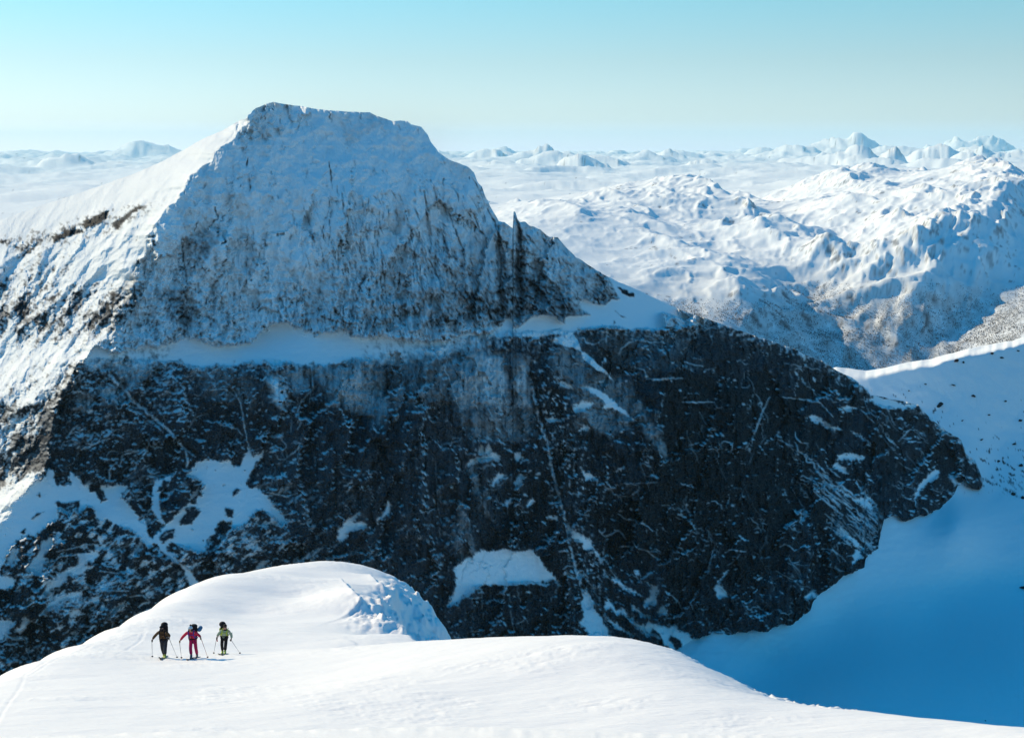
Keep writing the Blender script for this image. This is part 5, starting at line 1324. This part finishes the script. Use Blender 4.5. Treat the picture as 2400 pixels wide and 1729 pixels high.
        bm_obj('grip', lambda bm: (tube(bm, rel_(top), rel_(hnd + d * 0.07), 0.017, 0.015), ellipsoid(bm, rel_(top), (0.02, 0.02, 0.016), 8)), BLACK, pole)
        bm_obj('basket', lambda bm: tube(bm, rel_(tip - d * 0.09), rel_(tip - d * 0.075), 0.05, 0.035, 12), BLACK, pole)
    # skis under the boots, lying on the snow
    for f_, nm in ((fr, 'picture-left'), (fl, 'picture-right')):
        ski = bpy.data.objects.new('ski', None); COL.objects.link(ski); ski.location = W((f_[0], f_[1], gz(*f_)))
        ski['label'] = S['ski_label'] % nm; ski['category'] = 'ski'; ski['group'] = 'skis under the three tourers'
        ys = np.linspace(-0.95, 0.72, 24); wd = np.interp(ys, [-0.95, -0.86, -0.7, 0, 0.6, 0.72], [0.012, 0.045, 0.058, 0.045, 0.053, 0.035])
        vs = []
        for y_, w_ in zip(ys, wd):
            zc = gz(f_[0], f_[1] + y_) - gz(*f_) + 0.012 + (0.55 * max(0, -0.72 - y_) ** 1.4 if y_ < -0.72 else 0)
            for xx, zz in ((-w_, 0), (w_, 0), (w_, 0.012), (-w_, 0.012)):
                vs.append((xx, y_, zc + zz))
        qs = [[0, 3, 2, 1]]
        for i in range(23):
            o_ = 4 * i
            qs += [[o_ + j, o_ + (j + 1) % 4, o_ + 4 + (j + 1) % 4, o_ + 4 + j] for j in range(4)]
        qs.append([92, 93, 94, 95])
        me = bpy.data.meshes.new('board'); me.from_pydata(vs, [], qs); me.materials.append(S.get('m_ski', SKI_TOP))
        add_obj('board', me, ski)
        bm_obj('toe_piece', lambda bm: rbox(bm, (0, -0.17, 0.04), (0.06, 0.07, 0.04), 0.008), BLACK, ski)
        bm_obj('heel_piece', lambda bm: rbox(bm, (0, 0.11, 0.045), (0.06, 0.08, 0.05), 0.008), BLACK, ski)
    # the pack on the back
    pk = S['pack']
    pack = bpy.data.objects.new('backpack', None); COL.objects.link(pack)
    pc = (chest * 0.55 + mid * 0.45) + Vector((pk.get('dx', 0.0), 0.27, 0.06)); pack.location = W(pc)
    pack['label'] = pk['label']; pack['category'] = 'backpack'; pack['group'] = 'backpacks of the three tourers'
    h_ = pk['h']
    bm_obj('bag', lambda bm: rbox(bm, (0, 0, 0.02), (0.32, 0.24, h_), 0.09), pk['m'], pack)
    bm_obj('lid', lambda bm: (ellipsoid(bm, (pk.get('lid_dx', 0), -0.02, h_ / 2 + 0.06), (0.17, 0.15, pk.get('lid_h', 0.10)), 14),), pk.get('m_lid', pk['m']), pack)
    for sx_, shp in ((-1, sr), (1, sl)):
        def strap(bm, sx_=sx_, shp=shp):
            a_ = shp + Vector((-0.06 * sx_ * 1.0, 0.12, 0.07)) - pc; b2 = shp + Vector((-0.06 * sx_, -0.06, 0.085)) - pc
            c2 = chest + Vector((0.115 * sx_, -0.155, -0.02)) - pc; d2 = mid + Vector((0.15 * sx_, -0.12, 0.0)) - pc; e2 = mid + Vector((0.2 * sx_, 0.1, -0.02)) - pc
            for p_, q_ in ((a_, b2), (b2, c2), (c2, d2), (d2, e2)):
                tube(bm, p_, q_, 0.026, 0.026, 8)
        bm_obj('strap', strap, pk['m_strap'], pack)
    bm_obj('chest_strap', lambda bm: tube(bm, chest + Vector((-0.11, -0.165, -0.02)) - pc, chest + Vector((0.11, -0.165, -0.02)) - pc, 0.016, 0.016, 8), pk['m_strap'], pack)
    bm_obj('hip_belt', lambda bm: [tube(bm, hip + Vector((a_, b_, 0.10)) - pc, hip + Vector((c_, d_, 0.10)) - pc, 0.03, 0.03, 8) for a_, b_, c_, d_ in ((-0.19, 0.12, -0.18, -0.08), (-0.18, -0.08, 0.0, -0.16), (0.0, -0.16, 0.18, -0.08), (0.18, -0.08, 0.19, 0.12))], BLACK, pack)
    if 'extra' in pk:
        pk['extra'](pack, pc, S)
    return man

MB_ = plain('brown_shell', (0.085, 0.048, 0.020), 0.75, 0.2, 9)
GREYT = plain('grey_trousers', (0.030, 0.034, 0.045), 0.8, 0.2, 9)
LIME = plain('lime_boot', (0.38, 0.50, 0.05), 0.4, 0.4)
REDJ = plain('crimson_shell', (0.52, 0.012, 0.05), 0.65, 0.25, 9)
REDT = plain('magenta_trousers', (0.40, 0.010, 0.085), 0.7, 0.2, 9)
PURPLE = plain('purple_strap', (0.07, 0.03, 0.22), 0.7, 0.2)
MATBLUE = plain('blue_mat', (0.05, 0.16, 0.30), 0.8, 0.2)
PALEHAT = plain('pale_blue_hat', (0.42, 0.52, 0.60), 0.9, 0.1, 20)
SAGE = plain('sage_jacket', (0.25, 0.32, 0.24), 0.75, 0.2, 9)
LIMESTRAP = plain('lime_strap', (0.36, 0.46, 0.06), 0.7, 0.2)
TAN = plain('tan_glove', (0.30, 0.20, 0.12), 0.8, 0.2)
GREYBOOT = plain('grey_boot', (0.10, 0.10, 0.13), 0.4, 0.4)
REDP = plain('red_pouch_cloth', (0.45, 0.02, 0.03), 0.6, 0.3)

def hat(man, head, m, bob=None, band=None):
    h_o = bm_obj('hat', lambda bm: ellipsoid(bm, head + Vector((0, 0.012, 0.045)), (0.100, 0.118, 0.115), 14, cut=head.z + 0.03), m, man)
    if band:
        bm_obj('hat_band', lambda bm: [tube(bm, head + Vector((0.102 * math.cos(a), 0.012 + 0.12 * math.sin(a), 0.05)), head + Vector((0.102 * math.cos(a + 0.53), 0.012 + 0.12 * math.sin(a + 0.53), 0.05)), 0.022, 0.022, 6) for a in np.arange(0, 6.28, 0.5236)], band, h_o)
    if bob:
        bm_obj('bobble', lambda bm: ellipsoid(bm, head + Vector((0.01, 0.02, 0.185)), (0.045, 0.045, 0.045), 8), bob, h_o)
def glasses(man, head, m):
    bm_obj('sunglasses', lambda bm: (ellipsoid(bm, head + Vector((-0.036, -0.088, 0.022)), (0.036, 0.02, 0.025), 10), ellipsoid(bm, head + Vector((0.036, -0.088, 0.022)), (0.036, 0.02, 0.025), 10), tube(bm, head + Vector((-0.03, -0.095, 0.025)), head + Vector((0.03, -0.095, 0.025)), 0.006, 0.006, 6)), m, man)
def head_one(man, head):
    hat(man, head, BLACK)
    bm_obj('balaclava', lambda bm: (ellipsoid(bm, head + Vector((0, 0.0, -0.05)), (0.098, 0.112, 0.085), 14), ellipsoid(bm, head + Vector((0, 0.02, -0.11)), (0.085, 0.09, 0.06), 12)), BLACK, man)
    glasses(man, head, DARKLENS)
def head_two(man, head):
    hat(man, head, PALEHAT, BLACK, PALEHAT)
    bm_obj('hair', lambda bm: (ellipsoid(bm, head + Vector((-0.075, 0.02, -0.05)), (0.03, 0.07, 0.09), 8), ellipsoid(bm, head + Vector((0.075, 0.02, -0.05)), (0.03, 0.07, 0.09), 8)), BLACK, man)
    for s_ in (-1, 1):
        bm_obj('eye', lambda bm: ellipsoid(bm, head + Vector((0.032 * s_, -0.09, 0.012)), (0.014, 0.01, 0.009), 8), DARKLENS, man)
    bm_obj('mouth', lambda bm: ellipsoid(bm, head + Vector((0, -0.098, -0.062)), (0.028, 0.012, 0.008), 8), REDP, man)
def head_three(man, head):
    hat(man, head, BLACK)
    glasses(man, head, DARKLENS)
    bm_obj('neck_gaiter', lambda bm: ellipsoid(bm, head + Vector((0, 0.02, -0.13)), (0.09, 0.095, 0.06), 12), BLACK, man)
def mat_extra(pack, pc, S):
    bm_obj('rolled_mat', lambda bm: (tube(bm, (0.25, -0.02, 0.12), (0.25, 0.30, 0.12), 0.10, 0.10, 16), ellipsoid(bm, (0.25, -0.02, 0.12), (0.10, 0.02, 0.10), 14)), MATBLUE, pack)
    bm_obj('mat_strap', lambda bm: tube(bm, (0.25, 0.05, 0.12), (0.25, 0.08, 0.12), 0.105, 0.105, 16), BLACK, pack)
def green_extra(pack, pc, S):
    bm_obj('side_panel', lambda bm: rbox(bm, (-0.17, -0.05, -0.05), (0.06, 0.20, 0.34), 0.025), LIMESTRAP, pack)
    bm_obj('pouch', lambda bm: (ellipsoid(bm, (-0.30, -0.28, -0.40), (0.035, 0.03, 0.05), 8), ellipsoid(bm, (-0.285, -0.28, -0.475), (0.03, 0.03, 0.045), 8), tube(bm, (-0.17, -0.20, -0.20), (-0.295, -0.28, -0.37), 0.008, 0.008, 6)), REDP, pack, label='red pouch dangling from a cord')

tourer(384, 1545, dict(label='person in a brown jacket and dark hat climbing towards the viewer on skis', foot_r=(-0.10, 0.42), foot_l=(0.09, -0.12), hip=(0.0, 0.12, 0.86), chest=(-0.01, 0.0, 1.26), neck=(-0.01, -0.06, 1.42), head=(-0.02, -0.14, 1.54),
       hand_r=(-0.48, -0.25, 0.97), hand_l=(0.37, -0.28, 1.10), tip_r=(-0.58, 0.10), tip_l=(0.53, 0.55), jacket=1, m_jacket=MB_, jacket_shade=BLACK, m_trousers=GREYT, m_boot=LIME, m_glove=BLACK, head_fn=head_one,
       pole_label='thin ski pole on the %s side of the brown-jacketed skier', ski_label='%s touring ski under the skier with lime boots and a brown jacket',
       pack=dict(label='tall black backpack rising above the head of the brown-jacketed skier', m=BLACK, m_strap=BLACK, h=0.62, lid_h=0.13, dx=0.03)))
tourer(452, 1546, dict(label='person in a crimson jacket and magenta trousers, the middle skier of the three', foot_r=(-0.05, -0.12), foot_l=(0.12, 0.35), hip=(0.02, 0.10, 0.88), chest=(0.0, -0.04, 1.26), neck=(-0.02, -0.10, 1.42), head=(-0.03, -0.18, 1.54),
       hand_r=(-0.54, -0.30, 0.94), hand_l=(0.50, -0.28, 1.10), tip_r=(-0.57, 0.12), tip_l=(0.66, 0.35), jacket=1, m_jacket=REDJ, jacket_shade=BLACK, m_trousers=REDT, m_boot=GREYBOOT, m_glove=TAN, head_fn=head_two, red_pole='tip_l',
       pole_label='ski pole on the %s side of the crimson-jacketed skier', ski_label='%s touring ski under the skier in crimson and magenta',
       pack=dict(label='dark backpack with purple straps and a rolled blue mat on the crimson skier', m=BLACK, m_strap=PURPLE, h=0.50, dx=0.05, extra=mat_extra)))
tourer(526, 1534, dict(label='person in a sage green jacket, dark hat and sunglasses climbing on skis', foot_r=(-0.16, 0.28), foot_l=(0.06, -0.12), hip=(0.0, 0.10, 0.86), chest=(0.06, -0.02, 1.22), neck=(0.09, -0.08, 1.37), head=(0.11, -0.15, 1.49),
       hand_r=(-0.33, -0.18, 0.92), hand_l=(0.41, -0.22, 0.84), tip_r=(-0.56, 0.05), tip_l=(0.62, 0.95), jacket=1, m_jacket=SAGE, jacket_shade=None, m_trousers=BLACK, m_boot=LIME, m_glove=BLACK, head_fn=head_three,
       pole_label='ski pole on the %s side of the green-jacketed skier', ski_label='%s touring ski under the skier in the sage green jacket',
       pack=dict(label='backpack with lime straps, black lid and red pouch on the green-jacketed skier', m=BLACK, m_strap=LIMESTRAP, h=0.50, dx=-0.10, lid_dx=-0.05, lid_h=0.14, extra=green_extra)))
# ================================================================== the air
HAZE_DENSITY = 4.2e-6
hz = np.array([(x, y, z) for x in (-225000.0, 225000.0) for y in (-4000.0, 225000.0) for z in (SEA_Z - 16.0, 2600.0)])
hq = np.array([[0, 1, 3, 2], [4, 6, 7, 5], [0, 4, 5, 1], [2, 3, 7, 6], [0, 2, 6, 4], [1, 5, 7, 3]])
mh = bpy.data.materials.new('pale_air'); mh.use_nodes = True
nt = mh.node_tree; nt.nodes.clear()
ho = nd(nt, 'ShaderNodeOutputMaterial'); hv = nd(nt, 'ShaderNodeVolumePrincipled')
hv.inputs['Color'].default_value = (0.54, 0.90, 1.0, 1)
hv.inputs['Density'].default_value = HAZE_DENSITY
hv.inputs['Anisotropy'].default_value = 0.0
nt.links.new(hv.outputs[0], ho.inputs['Volume'])
me = mesh_from('haze', hz, hq, mh)
add_obj('haze', me, label='thin pale haze over the whole country', kind='stuff')
